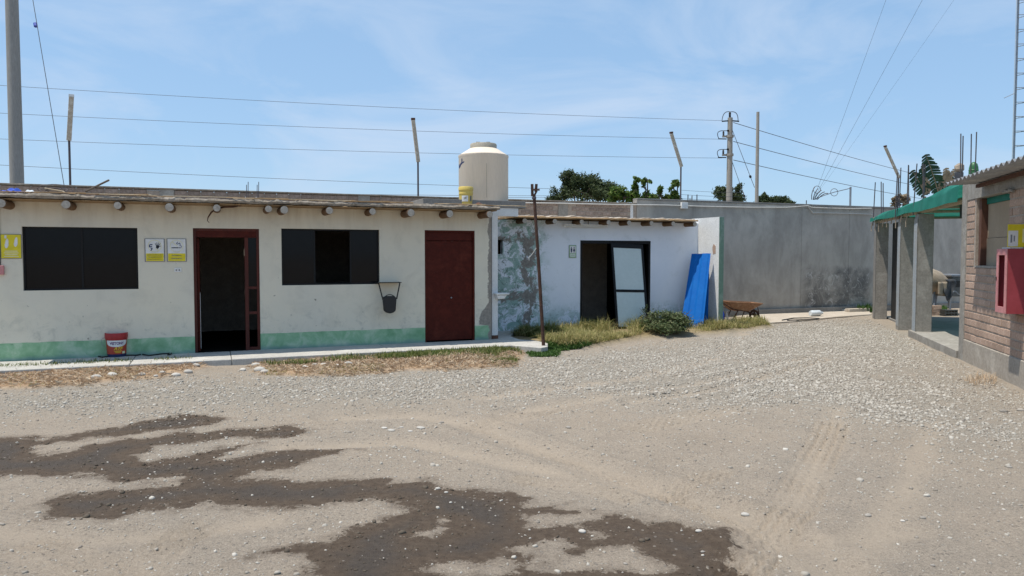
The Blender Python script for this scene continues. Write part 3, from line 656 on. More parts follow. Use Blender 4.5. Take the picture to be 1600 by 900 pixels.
# dangling cable under the eave
def wp(px, py, y): x, z = FA.at(px, py, y); return (x, y, z)
cab = [wp(379, 320, -.30), wp(365, 323, -.30), wp(350, 323.5, -.29), wp(338, 326, -.26), wp(330, 332, -.2), wp(325, 340, -.16), wp(324, 345, -.15), wp(327, 348, -.15)]
MB().tube(cab, [.016,.016,.016,.015,.014,.01,.006,.005], 7).build('dangling_cable', M['rust'], off, smooth=True)

def sign_root(fr, px0, py0, px1, py1, name, label, y=-.012, tilt=0):
    xa, za = fr.at(px0, py1, y); xb, zb = fr.at(px1, py0, y)
    p = fr.w((xa+xb)/2, y, za); o = empty(name, p, fr.a, label, 'sign'); o.rotation_euler[1] = tilt
    W, H = xb-xa, zb-za
    MB().box(-W/2, W/2, 0, .011, 0, H).build('backing_plate', M['signborder'], o)
    return o, W, H
def ringmb(cx, cz, r, t, y, n=28):
    b = MB(); v = []
    for k in range(n):
        a = 2*math.pi*k/n
        for rr in (r, r-t): v.append((cx+rr*math.cos(a), y, cz+rr*math.sin(a)))
    b.add(v, [(2*k, 2*((k+1) % n), 2*((k+1) % n)+1, 2*k+1) for k in range(n)]); return b
def panel(b, x0, x1, z0, z1, y): return b.add([(x0,y,z0),(x1,y,z0),(x1,y,z1),(x0,y,z1)], [(0,1,2,3)])
def lines(o, W, z0, z1, n, m, wid=.7):
    b = MB()
    for k in range(n):
        zz = z0+(z1-z0)*(k+.5)/n; ww = W*wid*(1-.12*(k % 2)); panel(b, -ww/2, ww/2, zz-(z1-z0)*.16/n*1.4, zz+(z1-z0)*.16/n*1.4, -.005)
    b.build('print_lines', m, o)
o, W, H = sign_root(FA, 1.5, 366, 33, 404, 'footwear_sign', 'yellow notice with two pale footwear shapes beside the large dark window')
panel(MB(), -W*.48, W*.48, H*.02, H*.98, -.003).build('yellow_field', M['yellow'], o)
for sx, tz in ((-.2, 0), (.24, .06)):
    b = MB(); pts = [(sx*W+.10*W*math.cos(a)*(1 if math.sin(a) < 0 else .8)+(.03*W*math.sin(a)), H*(.62+tz)+.2*H*math.sin(a)) for a in [2*math.pi*k/18 for k in range(18)]]
    b.add([(p[0], -.005, p[1]) for p in pts], [tuple(range(18))]); b.build('footprint', M['signwhite'], o)
panel(MB(), -.30*W, -.2*W, H*.82, H*.95, -.006).build('footprint', M['signwhite'], o)
lines(o, W, H*.05, H*.34, 4, M['paleyel'])
o, W, H = sign_root(FA, 226.5, 373, 257, 409, 'no_entry_sign', 'white and yellow notice with a black raised hand in a ring')
panel(MB(), -W*.46, W*.46, H*.02, H*.98, -.003).build('white_field', M['signwhite'], o); panel(MB(), -W*.44, W*.44, H*.03, H*.36, -.005).build('yellow_field', M['yellow'], o)
ringmb(0, H*.68, H*.27, H*.025, -.005).build('ring', M['paleyel'], o)
b = MB(); hx, hz = W*.14, H*.66
b.add([(hx+p[0]*H*.5, -.0055, hz+p[1]*H*.5) for p in [(-.12,-.12),(.02,-.22),(.13,-.08),(.13,.08),(-.1,.1)]], [(0,1,2,3,4)])
for k, (a, L) in enumerate(((112, .24), (95, .3), (80, .3), (62, .25), (25, .2))):
    ax, az = hx+H*.5*(-.08+.06*min(k, 3)), hz+H*.5*(.05 if k < 4 else -.03); dx, dz = math.cos(R_(a)), math.sin(R_(a)); wv_ = .024*H
    b.add([(ax-dz*wv_*.5, -.0055, az+dx*wv_*.5), (ax+dz*wv_*.5, -.0055, az-dx*wv_*.5), (ax+dx*L*H*.5+dz*wv_*.4, -.0055, az+dz*L*H*.5-dx*wv_*.4), (ax+dx*L*H*.5-dz*wv_*.4, -.0055, az+dz*L*H*.5+dx*wv_*.4)], [(0,1,2,3)])
b.build('hand', M['black'], o)
b = MB()
for a, c in (((-.22,.74),(-.1,.74)), ((-.24,.66),(-.12,.66)), ((-.2,.6),(-.1,.58)), ((-.24,.74),(-.24,.62)), ((-.12,.56),(-.18,.48))): b.bar((a[0]*H*.85, -.006, a[1]*H), (c[0]*H*.85, -.006, c[1]*H), .001, .014, up=(0,0,1) if a[1] == c[1] else (1,0,0))
b.build('figure_outline', M['navy'], o)
b = MB(); b.add([(W*.02, -.0065, H*.60), (W*.04, -.0065, H*.56), (W*.2, -.0065, H*.47), (W*.2, -.0065, H*.51)], [(0,1,2,3)]); b.build('slash', M['paleyel'], o)
lines(o, W, H*.06, H*.34, 3, M['paleyel'], .78)
o, W, H = sign_root(FA, 261, 373, 291, 409, 'no_smoking_sign', 'white and yellow notice with a smoking cigarette in a ring')
panel(MB(), -W*.46, W*.46, H*.02, H*.98, -.003).build('white_field', M['signwhite'], o); panel(MB(), -W*.44, W*.44, H*.03, H*.36, -.005).build('yellow_field', M['yellow'], o)
ringmb(0, H*.68, H*.27, H*.025, -.005).build('ring', M['paleyel'], o)
b = MB(); panel(b, -W*.26, W*.1, H*.585, H*.625, -.0055); panel(b, W*.13, W*.18, H*.585, H*.625, -.0055); panel(b, W*.2, W*.24, H*.585, H*.625, -.0055); b.build('cigarette', M['black'], o)
b = MB(); sm = [(.06,.86),(.0,.80),(.02,.76),(.1,.78),(.14,.82),(.17,.76),(.15,.70),(.22,.68),(.24,.64)]
for p, q in zip(sm[:-1], sm[1:]): b.bar((p[0]*W*1.1, -.006, p[1]*H), (q[0]*W*1.1, -.006, q[1]*H), .009, .001, up=(0,1,0))
b.build('smoke', M['navy'], o)
b = MB(); b.bar((-.22*H*.8, -.0064, H*.86), (.05*W, -.0064, H*.66), .010, .0006, up=(0,1,0)); b.build('slash', M['paleyel'], o)
lines(o, W, H*.08, H*.33, 2, M['paleyel'], .55)

# black bag hanging from a welded bracket
x0, zt = FA.at(588, 441, -.12); x1, _ = FA.at(625, 441, -.12); xm = (x0+x1)/2
br = empty('wall_bracket', FA.w(xm, 0, zt), FA.a, 'rusty black bracket with a board shelf beside the sliding window', 'bracket'); hw = (x1-x0)/2
b = MB(); b.box(-hw, hw, -.25, -.232, -.012, .0); b.box(-hw, -hw+.018, -.231, -.001, -.012, 0); b.box(hw-.018, hw, -.231, -.001, -.012, 0); b.build('frame', M['black_metal'], br)
MB().box(-hw+.02, hw-.02, -.23, -.003, -.011, -.003).build('shelf_board', M['bamboo'], br)
bg_ = empty('hanging_bag', FA.w(xm, -.2, zt), FA.a, 'black bag hanging by two straps below the wall bracket', 'bag')
zb0 = FA.at(606, 490, -.2)[1]-zt; zb1 = FA.at(606, 463, -.2)[1]-zt
bw = (FA.at(620, 470, -.2)[0]-FA.at(597.5, 470, -.2)[0])/2
prof = [(0, zb0), (-bw*.45, zb0+.02), (-bw*.78, zb0+.055), (-bw*.92, zb1-.05), (-bw*.86, zb1-.012), (-bw*.5, zb1+.004), (bw*.5, zb1+.004), (bw*.86, zb1-.012), (bw*.95, zb1-.05), (bw*.82, zb0+.05), (bw*.5, zb0+.018)]
MB().prism(prof, -.05, .05, 'y').build('bag_body', M['hose'], bg_, bevel=.02, smooth=True)
MB().tube(bez((-bw*.7, -.03, zb1-.01), (0, -.03, zb1+.075), (bw*.7, -.03, zb1-.01)), .008, 6).build('handle', M['hose'], bg_, smooth=True)
MB().bar((-hw*.92, -.035, -.014), (-bw*.95, -.035, zb1-.06), .024, .006, up=(0,1,0)).build('strap', M['hose'], bg_)
MB().bar((hw*.86, -.035, -.014), (bw*.95, -.035, zb1-.05), .024, .006, up=(0,1,0)).build('strap', M['hose'], bg_)

# oil bucket on the walkway
p = G(181, 558.5, SLAB); xb_, yb_ = FA.gl(181, 558.5, SLAB); p = FA.w(xb_, yb_+.15, SLAB)
Zb = p.y; rb = 15.5*Zb/F; hb = (557-519.5)*Zb/F*1.0
bk = empty('oil_bucket', p, math.atan2(p.x, -p.y)+R_(0), 'red plastic oil bucket with a white brand band standing on the walkway', 'bucket')
bk.rotation_euler[2] = math.atan2(-p.x, p.y)
MB().lathe([(rb*.80, 0), (rb*.82, .012), (rb*.86, hb*.12), (rb*.87, hb*.125)], 32).build('blue_foot', M['navy'], bk, smooth=True)
MB().lathe([(rb*.868, hb*.126), (rb*.945, hb*.69), (rb*.945, hb*.695)], 32).build('bucket_body', M['redlabel'], bk, smooth=True)
MB().lathe([(rb*.946, hb*.696), (rb*.97, hb*.70), (rb*1.02, hb*.76), (rb*1.02, hb*.80), (rb*1.05, hb*.81), (rb*1.05, hb*.97), (rb*1.03, hb), (rb*.96, hb), (rb*.95, hb*.95)], 32).build('lid', M['redplastic'], bk, smooth=True)
def wrapped(fn, m, name, parent):
    v, f = fn; b = MB(); b.add(v, f); b.build(name, m, parent)
def onb(u, zz, off=.003):
    rr = rb*(.868+(.945-.868)*((zz/hb-.126)/(.69-.126)))+off; a = u/rb; return (rr*math.sin(a), -rr*math.cos(a), zz)
b = MB(); b.grid(lambda s, t: onb((s-.5)*2.2*rb, hb*(.70-(1-t)*(.10+.17*math.sqrt(max(0, 1-((s-.5)*2)**2)))), .003), 26, 4); b.build('white_band', M['signwhite'], bk)
v, f = text_mb('VISTONY', hb*.15); b = MB(); b.add([onb(x*.92+.004, hb*.575+y, .0055) for x, y, z in v], f); b.build('lettering', M['purple'], bk)
v, f = text_mb('ATF', hb*.17, .35); b = MB(); b.add([onb(x*1.15+.02, hb*.36+y, .0045) for x, y, z in v], f); b.build('lettering', M['gold'], bk)
for k in range(3):
    zz = hb*(.25-.035*k); b = MB(); b.grid(lambda s, t: onb((s-.5)*rb*(.8-.15*k)+.02, zz+t*.008, .004), 8, 1); b.build('small_print', M['gold'], bk)
b = MB(); b.grid(lambda s, t: onb((s-.5)*rb*.35+rb*.75, hb*(.14+.1*t), .004), 4, 2); b.build('corner_print', M['paleyel'], bk)
MB().tube(bez((-rb*1.0, 0, hb*.8), (-rb*1.55, -.02, hb*.80), (-rb*1.2, -.03, hb*.45), 10), .003, 5).build('wire_handle', M['galv'], bk)
# hose along the foot of the wall
def sp(px, py, z=SLAB+.012):
    q = G(px, py, z); return q
hs_ = chain(sp(144, 555), sp(147, 552.5), sp(150, 556), sp(160, 558), sp(172, 556.5), sp(200, 555), sp(213, 555), sp(222, 553.5), sp(232, 555.5), sp(244, 554), sp(256, 552.5), sp(262, 552.5), sp(268, 551), sp(267, 553.5), sp(262, 554.5))
MB().tube(hs_, .011, 7).build('rubber_hose', M['hose'], None, smooth=True, label='thin black hose trailing along the foot of the cream wall', cat='hose')

# things lying on the office roof
def rp(px, py, y=-.2): x, z = FA.at(px, py, y); return FA.w(x, y, max(z, RZ+.005))
b = MB(); c0 = rp(23, 297, -.3); b.grid(lambda s, t: (c0.x+(s-.5)*.24*(1-.3*t), c0.y+(t-.5)*.3, RZ+.03+.055*math.sin(math.pi*s)*math.sin(math.pi*t)+.012*math.sin(s*17+t*5)), 14, 10)
b.build('plastic_cloth', M['bluecloth'], None, smooth=True, solid=.004, label='crumpled blue plastic cloth on the left end of the mud roof', cat='cloth')
c0 = rp(47, 297, -.3); b = MB(); b.grid(lambda s, t: (c0.x+(s-.5)*.14, c0.y+(t-.5)*.2, RZ+.026+.04*math.sin(math.pi*s)*math.sin(math.pi*t)+.01*math.sin(s*13+t*9)), 10, 8)
b.build('plastic_cloth', M['plasticclear'], None, smooth=True, solid=.004, label='small pale plastic rag beside the blue cloth on the roof', cat='cloth')
b = MB(); c0 = rp(88, 296, -.15)
for k in range(7):
    r = random.uniform(.09, .2); ph = random.uniform(0, 6); tl_ = random.uniform(.5, 1.2); pts = []
    for i in range(22):
        a = ph+i/21*2*math.pi*random.uniform(.8, 1); pts.append(c0+Vector((r*math.cos(a)*1.4, .08*math.sin(a*1.0+k), RZ-c0.z+.03+tl_*r*.55*(1+math.sin(a))*.8)))
    b.tube(pts, .0045, 4)
b.build('wire_tangle', M['rebar'], None, label='tangled loops of old wire lying on the mud roof', cat='wire')
MB().tube([rp(134, 299, -.1), rp(170, 281.5, .25)], [.014, .016], 6).build('wooden_stick', M['bark'], None, label='grey stick sloping up from the mud roof', cat='stick')
MB().tube([rp(70, 294, -.2), rp(98, 299, -.3), rp(102, 301.5, -.32)], .012, 6).build('bent_cane', M['bamboo'], None, label='bent pale cane lying beside the wire tangle', cat='cane')
for px, lb in ((386, 'left of the two white stubs'), (402.5, 'right of the two white stubs')):
    e = rp(px, 306, .1); q = empty('rebar_stub', (e.x, e.y, RZ), FA.a, 'twin thin bars rising from the mud roof, '+lb, 'rebar', 'rebar stubs on the office roof')
    top = FA.at(px, 284, .1)[1]-RZ
    for k in (-.012, .014): MB().tube([(k, 0, .0), (k+.008, 0, top*(1 if k > 0 else .85))], .006, 5).build('bar', M['rebar'], q)
    MB().box(-.03, -.018, -.01, .01, 0, .09).build('white_peg', M['white'], q)
# yellow bucket on the roof
bx, bz = FA.at(728, 315, .1); p = FA.w(bx, .1, RZ); yw = 11*p.y/F; yh = (FA.at(728, 292, .1)[1]-RZ)
yb = empty('paint_bucket', p, FA.a-.2, 'yellow lidded paint bucket standing on the roof before the water tank', 'bucket')
MB().lathe([(yw*.86, 0), (yw*.9, .02), (yw*.96, yh*.6), (yw*.965, yh*.62), (yw*1.02, yh*.64), (yw*1.02, yh*.7), (yw*.98, yh*.71), (yw*1.0, yh*.82)], 28).build('bucket_body', M['ybucket'], yb, smooth=True)
MB().lathe([(yw*1.0, yh*.822), (yw*1.06, yh*.83), (yw*1.06, yh*.95), (yw*.98, yh), (yw*.5, yh*1.0)], 28).build('lid', M['ybucket'], yb, smooth=True)
def ony(u, zz): rr = yw*(.905+.06*(zz/yh)/.6)+.004; a = u/yw; return (rr*math.sin(a), -rr*math.cos(a), zz)
b = MB(); b.grid(lambda s, t: ony(-yw*.75+s*yw*.95, yh*(.28+.28*t)), 8, 3); b.build('white_label', M['signwhite'], yb)
b = MB(); b.grid(lambda s, t: ony(yw*.5+s*yw*.3, yh*(.3+.25*t)), 4, 3); b.build('dark_label', M['signborder'], yb)
b = MB(); b.grid(lambda s, t: ony(-yw*.45+s*yw*.4, yh*(.36+.1*t)+.02*s), 4, 2); b.build('faded_mark', M['grey_paint'], yb)
c0 = rp(748, 316, -.1); b = MB(); b.grid(lambda s, t: (c0.x+(s-.5)*.3, c0.y+(t-.5)*.15, RZ+.02+.07*math.sin(math.pi*s)**2*math.sin(math.pi*t)), 10, 6)
b.build('dark_rag', M['timber'], None, smooth=True, solid=.006, label='small dark rag heaped on the roof edge by the yellow bucket', cat='rag')

# ================================================================== tank platform and tank
px0, _ = FA.gl(768.5, 529, SLAB); PXp, PYp = FA.gl(773.5, 528, SLAB)
pf = fempty('tank_platform', FA, 'grey concrete tank platform on a slim white pillar between the two buildings', 'platform')
pw = .125
MB().box(.025, .025+pw, .04, .04+pw, SLAB, 2.62).build('pillar', M['white'], pf, bevel=.006)
MB().box(.022, .028+pw, .035, .045+pw, SLAB, SLAB+.07).build('pillar_foot', M['timber'], pf)
xr_ = FA.at(815.5, 330, .1)[0]
zl0, zl1 = FA.at(795, 336.5, .05)[1], FA.at(795, 323.5, .05)[1]
MB().box(-1.35, xr_+.05, .03, 1.78, max(zl0, RZ+.012), max(zl1, RZ+.15)).build('platform_slab', M['concrete_dk'], pf, bevel=.006)
MB().box(.026, xr_-.1, .05, .16, 2.50, max(zl0, RZ+.012)-.001).build('lintel', M['white'], pf)
MB().box(.025, xr_-.05, 1.45, 1.6, SLAB, max(zl0, RZ+.012)-.001).build('rear_support', M['concrete_dk'], pf)
PT = max(zl1, RZ+.15)
_t = atY(755.5, 300, 15.1); tp = Vector((_t.x, 15.1, PT)); tr = 38.5*tp.y/F; th = atY(755, 225, tp.y).z-PT
tk = empty('water_tank', tp, 0, 'cream plastic water tank with conical shoulder above the roofs', 'water tank')
MB().lathe([(tr*.97, 0), (tr, .03), (tr, th*.755), (tr*1.015, th*.77), (tr*1.015, th*.795), (tr*.98, th*.80)], 48).build('tank_body', M['tank'], tk, smooth=True)
MB().lathe([(tr*.985, th*.801), (tr*.56, th*.915), (tr*.545, th*.917)], 48).build('tank_shoulder', M['tank'], tk, smooth=True)
ld = MB().lathe([(tr*.535, th*.905), (tr*.535, th*.985), (tr*.51, th), (tr*.2, th*1.0)], 36).build('tank_lid', M['tank_lid'], tk, smooth=True)
for s_ in (-.28, .12): MB().box(tr*s_, tr*(s_+.15), -tr*.3, -tr*.2, th*1.0, th*1.018).build('lid_lug', M['concrete_dk'], ld)
def ont(a, zz): return (tr*1.004*math.sin(a), -tr*1.004*math.cos(a), zz)
b = MB()
for a, zz, w_, hh in ((-1.28,.60,.05,.05),(-1.2,.585,.06,.04),(-1.12,.61,.05,.05),(-1.05,.63,.05,.035),(-.98,.655,.04,.07),(-.99,.70,.03,.03),(-.9,.645,.08,.02)):
    b.grid(lambda s, t: ont(a+(s-.5)*w_*2, th*(zz+(t-.5)*hh+.02*s)), 3, 1)
b.build('faded_logo', M['navy'], tk)
MB().box(tr*.15, tr*.165, -tr*1.003, -tr*.985, th*.06, th*.62).build('mould_seam', M['tank_lid'], tk)
# basin on the pillar
bx0, bz0 = FA.at(769, 457, -.05); bx1, _ = FA.at(786, 457, -.05)
p = FA.w(.09, -.06, .94); z_b = FA.at(777, 463, .0)[1]
bs = empty('wash_basin', FA.w(.03+pw/2+.09, .035, z_b), FA.a, 'small white basin fixed to the white pillar beside the cream wall', 'basin')
MB().box(-.13, .15, -.16, .003, .03, .07).build('rim', M['white'], bs, bevel=.015); MB().prism([(-.11,.03),(.11,.03),(.05,-.05),(-.09,-.05)], -.14, 0, 'y').build('bowl', M['offwhite'], bs, bevel=.015)

# ================================================================== washroom building
wb = fempty('washroom_building', FB, 'small pale blue washroom block with peeling plaster and an open doorway', 'building')
M['bath'] = m_bath()
bxr = FB.at(1090, 420)[0]; BZ = FB.at(940, 341, -.4)[1]; TB = BZ-.05
dd = (FB.at(906.5, 430)[0], FB.at(1016, 430)[0], -.02, FB.at(960, 376)[1])
sq = (FB.at(771, 390)[0], FB.at(785.5, 390)[0], FB.at(780, 397)[1], FB.at(780, 374.5)[1])
wallmesh(-1.2, bxr, -.1, TB, 0, .15, [dd, sq]).build('wall', M['bath'], wb)
b = MB(); b.box(-1.2, -1.05, .152, 2.9, -.1, TB); b.build('side_wall', M['concrete_dk'], wb)
MB().box(bxr-.15, bxr, .152, 2.9, -.1, TB).build('side_wall', M['offwhite'], wb)
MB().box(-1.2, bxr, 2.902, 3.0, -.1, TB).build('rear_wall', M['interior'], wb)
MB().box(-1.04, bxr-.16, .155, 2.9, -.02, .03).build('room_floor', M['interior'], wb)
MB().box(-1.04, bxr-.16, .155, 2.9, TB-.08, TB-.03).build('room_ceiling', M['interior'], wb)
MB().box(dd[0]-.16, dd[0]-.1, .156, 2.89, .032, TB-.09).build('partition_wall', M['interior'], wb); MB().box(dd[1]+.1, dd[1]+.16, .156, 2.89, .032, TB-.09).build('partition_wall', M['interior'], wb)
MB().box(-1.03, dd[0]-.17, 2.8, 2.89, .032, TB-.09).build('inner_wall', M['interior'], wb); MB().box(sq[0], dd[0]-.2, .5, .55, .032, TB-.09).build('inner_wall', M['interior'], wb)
xa = FB.at(803, 337, -.4)[0]; xbb = FB.at(1091, 343, -.4)[0]
slabroof('roof', M['cane'], -.40, lambda x: BZ-.028+e2(x)*.4, lambda x: BZ+.008+e1(x)*.8, lambda x: e3(x)*.8+e4(x)*.6, wb, xa, xbb, 2.7, 160)
slabroof('mud_layer', M['paledirt'], -.33, lambda x: BZ+.012+e1(x)*.8, lambda x: BZ+.024+e1(x)*.8+abs(e3(x)), lambda x: e4(x)*2.5, wb, xa+.02, xbb-.05, 2.6, 120)
for px in (820, 867, 909, 951, 983, 1018, 1052, 1086):
    x, z = FB.at(px, 346, -.38); r = .055; zc = BZ-.03-r-.004
    lg = MB().tube([(x, -.38, zc), (x, 0, zc+.002), (x, 1.2, zc+.004)], [r, r, r], 12).build('roof_log', M['log'], wb, smooth=True)
    b = MB(); b.add([(x+math.cos(2*math.pi*k/12)*r*.96, -.384, zc+math.sin(2*math.pi*k/12)*r*.96) for k in range(12)], [tuple(range(12))]); b.build('sawn_end', M['log_end'], lg)
# door frame of the doorway
x0, x1, z0, z1 = dd; b = MB(); t = .05; b.box(x0, x0+t, -.004, .10, .0, z1); b.box(x1-t, x1, -.004, .10, .0, z1); b.box(x0+t, x1-t, -.004, .10, z1-.07, z1)
b.build('door_frame', M['black_metal'], wb)
# return wall at the right end
rl = FB.gl(1118, 509, 0)[1]; rl = -.80; zt_ = FB.at(1104, 340, -.4)[1]
rw = empty('return_wall', FB.w(bxr, 0, 0), FB.a, 'short white wall end with a pale green edge beside the blue sheet', 'wall')
MB().box(.003, .125, rl, .25, -.1, zt_).build('wall', M['offwhite'], rw); MB().box(.002, .13, rl-.012, rl-.001, -.1, zt_-.004).build('green_end_face', M['palegreen'], rw)
pz = FB.at(1109, 390, rl+.25)[1]; b = MB(); b.prism([(rl+.12, pz-.09), (rl+.22, pz-.11), (rl+.24, pz+.05), (rl+.2, pz+.13), (rl+.12, pz+.08)], 0, 1)
b.v = [(-.001+.003*z, x, y) for x, y, z in b.v]; b.build('chipped_brick_patch', M['brick'], rw)
# lamp below the eave
x0, z0 = FB.at(884, 353, -.2); x1, z1 = FB.at(953, 351, -.2)
lp = empty('fluorescent_fitting', FB.w((x0+x1)/2, -.1, z0), FB.a, 'long white fluorescent fitting fixed under the washroom eave', 'lamp')
hw = (x1-x0)/2; MB().box(-hw, hw, -.04, .03, .02, .045).build('batten', M['offwhite'], lp, bevel=.004); MB().tube([(-hw+.03, -.005, .002), (hw-.03, -.005, .002)], .014, 8).build('tube', M['white'], lp, smooth=True)
for k in (-hw+.02, hw-.02): MB().box(k-.012, k+.012, -.02, .01, -.012, .02).build('lamp_holder', M['offwhite'], lp)
MB().box(hw*.1, hw*.1+.01, .0, .008, .045, TB-z0-.001).build('hanger', M['wire'], lp); MB().box(-hw*.6, -hw*.6+.01, .0, .008, .045, TB-z0-.001).build('hanger', M['wire'], lp)
# washroom sign
o, W, H = sign_root(FB, 889, 383, 900.5, 403, 'washroom_sign', 'small green and white sign with two dark figures beside the washroom doorway')
panel(MB(), -W*.46, W*.46, H*.02, H*.98, -.003).build('green_field', M['greenprint'], o); panel(MB(), -W*.38, W*.38, H*.36, H*.92, -.005).build('white_field', M['signwhite'], o)
for s_ in (-1, 1):
    b = MB(); cxx = s_*W*.18
    b.add([(cxx+H*.045*math.cos(a), -.0065, H*.82+H*.045*math.sin(a)) for a in [2*math.pi*k/10 for k in range(10)]], [tuple(range(10))])
    b.add([(cxx+p[0]*W, -.0065, p[1]*H) for p in ([(-.11,.75),(.11,.75),(.09,.56),(.05,.42),(-.05,.42),(-.09,.56)] if s_ < 0 else [(-.06,.75),(.06,.75),(.14,.53),(.05,.53),(.05,.42),(-.05,.42),(-.05,.53),(-.14,.53)])], [tuple(range(6 if s_ < 0 else 8))]); b.build('figure', M['navy'], o)
panel(MB(), -W*.36, W*.36, H*.1, H*.28, -.005).build('caption_field', M['signwhite'], o); panel(MB(), -W*.3, W*.3, H*.16, H*.21, -.0065).build('print_lines', M['greenprint'], o)
# loose glazed door leaning against the doorway
tl, ztl = FB.at(955, 381, -.06); trr, _ = FB.at(1005, 381, -.06); bl, _ = FB.at(963, 497, -.42); Wd = trr-tl
bcx = bl+Wd/2
ld_ = empty('leaning_door', FB.w(bcx, -.44, .06), FB.a, 'black framed door with frosted panes leaning against the washroom doorway', 'door')
Hd = math.hypot(ztl-.06, .40); lean = math.atan2(.385, ztl-.06)
ld_.rotation_euler = (Matrix.Rotation(FB.a, 3, 'Z') @ Matrix.Rotation(math.atan2((tl+trr)/2-bcx, Hd), 3, 'Y') @ Matrix.Rotation(-lean, 3, 'X')).to_euler()
hw = Wd/2; t = .055
b = MB(); b.box(-hw, -hw+t, 0, .035, 0, Hd); b.box(hw-t, hw, 0, .035, 0, Hd); b.box(-hw+t, hw-t, 0, .035, Hd-.10, Hd); b.box(-hw+t, hw-t, 0, .035, 0, .06); b.box(-hw+t, hw-t, 0, .035, Hd*.43, Hd*.43+.06)
b.build('frame', M['black_metal'], ld_, bevel=.003)
MB().box(-hw+t, hw-t, .012, .018, .061, Hd*.43-.001).build('pane', M['frost'], ld_); MB().box(-hw+t, hw-t, .012, .018, Hd*.43+.061, Hd-.101).build('pane', M['frost'], ld_)
# white screen wall inside the right half of the doorway
# blue corrugated sheets leaning in the corner
def leaning_sheet(label, TL, TR, BL, BR, nrib):
    o0 = (Vector(BL)+Vector(BR))/2; r = empty('blue_metal_sheet', FB.w(o0.x, o0.y, 0), FB.a, label, 'metal sheet')
    TL, TR, BL, BR = [Vector(p)-Vector((o0.x, o0.y, 0)) for p in (TL, TR, BL, BR)]
    nv = (BR-BL).cross(TL-BL).normalized(); b = MB()
    def fn(s, t):
        ph = (s*nrib+.35) % 1; rib = .016*(1 if .30 < ph < .72 else 0 if (ph < .18 or ph > .84) else (ph-.18)/.12 if ph < .3 else (.84-ph)/.12)
        return (BL.lerp(BR, s)).lerp(TL.lerp(TR, s), t) + nv*rib
    b.grid(fn, 60, 6); b.build('sheet', M['blue'], r, solid=.003); return r
def c3(px, py, y, z=None):
    x, zz = FB.at(px, py, y); return (x, y, zz if z is None else z)
leaning_sheet('bright blue profiled metal sheet, front one leaning by the white wall end', c3(1081, 397, -.22), c3(1110.5, 396, -.60), c3(1063, 503, -.58, .03), c3(1098, 507, -.98, .03), 1.6)
leaning_sheet('lower blue metal sheet tucked behind the front one at the wall end', c3(1090, 431, -.25), c3(1108.5, 428, -.52), c3(1080, 505, -.48, .03), c3(1106, 505, -.80, .03), 1.2)

# rusty leaning pole with forked head
p0 = G(850.5, 548); tpz = atY(834.5, 305, p0.y)
rp_ = empty('rusty_pole', p0, 0, 'tall thin rusty pole with a forked head leaning in front of the washroom', 'pole')
T = tpz-p0
MB().tube([(0,0,-.15), T*.5, T], [.034, .031, .029], 10).build('shaft', M['rust'], rp_, smooth=True)
hd = MB().bar(T+Vector((-.03,0,-.02)), T+Vector((-.036,0,.20)), .045, .05).build('fork_plate', M['rust'], rp_, bevel=.004)
MB().bar(T+Vector((.03,0,.06)), T+Vector((.042,0,.20)), .05, .05).build('fork_plate', M['rust'], rp_, bevel=.004)
MB().bar(T+Vector((-.02,0,-.05)), T+Vector((.05,0,.08)), .035, .035).build('brace', M['rust'], rp_)
MB().bar(T+Vector((-.05,-.02,.095)), T+Vector((.10,-.02,.095)), .03, .03).build('cross_bolt', M['rust'], rp_)
MB().lathe([(.038,-.02),(.04,.0),(.038,.02)], 10, c=tuple(T+Vector((0,0,-.05)))).build('clamp', M['rebar'], rp_)
q = T*.62; MB().tube(bez(q+Vector((-.03,-.02,.12)), q+Vector((-.12,-.02,-.02)), q+Vector((-.17,-.02,-.06)))+[q+Vector((-.16,-.02,-.11))], .006, 5).build('loose_wire', M['wirepale'], rp_)

# ================================================================== perimeter wall
pwl = fempty('perimeter_wall', FP, 'long grey rendered boundary wall with a bare brick stretch behind the buildings', 'wall')
xj = FP.at(995, 330)[0]; xle = FP.at(-160, 300)[0]; xre = FP.at(1620, 420)[0]+1.5; ZB = FP.at(900, 316.5)[1]; ZG = FP.at(1300, 322.5)[1]
M['grey'] = m_greywall(FP.at(1245, 450)[0], FP.at(1370, 450)[0])
MB().box(xj, xre, 0, .2, -.2, ZG).build('rendered_panel', M['grey'], pwl)
MB().box(xle, xj-.002, .02, .18, -.2, ZB-.02).build('mortar_core', M['mortar'], pwl)
MB().box(xj-.01, xre, -.10, -.002, -.2, FP.at(1230, 482, -.1)[1]).build('footing', M['concrete_dk'], pwl, bevel=.01)
for px, wd, m_ in ((872.5, .27, 'concrete'), (985, .08, 'offwhite'), (560, .27, 'concrete'), (250, .27, 'concrete')):
    x = FP.at(px, 330)[0]; MB().box(x, x+wd, -.004, .196, -.1, ZB+.004).build('column', M[m_], pwl)
MB().box(xle, xj-.003, -.012, .205, ZB+.005, ZB+.04).build('coping', M['mud'], pwl, bevel=.006)
for px, wd in ((1082, .30), (1252, .24), (1326, .24)):
    x = FP.at(px, 400)[0]; MB().box(x, x+wd, -.008, -.002, -.05, ZG-.1).build('pilaster', M['grey'], pwl, bevel=.004)
MB().box(xj+.002, FP.at(1268, 330)[0], -.02, .21, ZG+.001, ZG+.045).build('coping', M['concrete_dk'], pwl, bevel=.006)
MB().box(FP.at(1268, 330)[0]+.002, xre, -.03, .21, ZG-.02, ZG+.04).build('coping', M['concrete_dk'], pwl, bevel=.006)
bm_ = MB().box(-.12, .12, -.07, .07, -.045, .045).mesh('brick')
bm2 = bmesh.new(); bm2.from_mesh(bm_); bmesh.ops.bevel(bm2, geom=bm2.edges, offset=.006, segments=1, affect='EDGES'); bm2.to_mesh(bm_); bm2.free(); bm_.materials.append(M['brickgrey'])
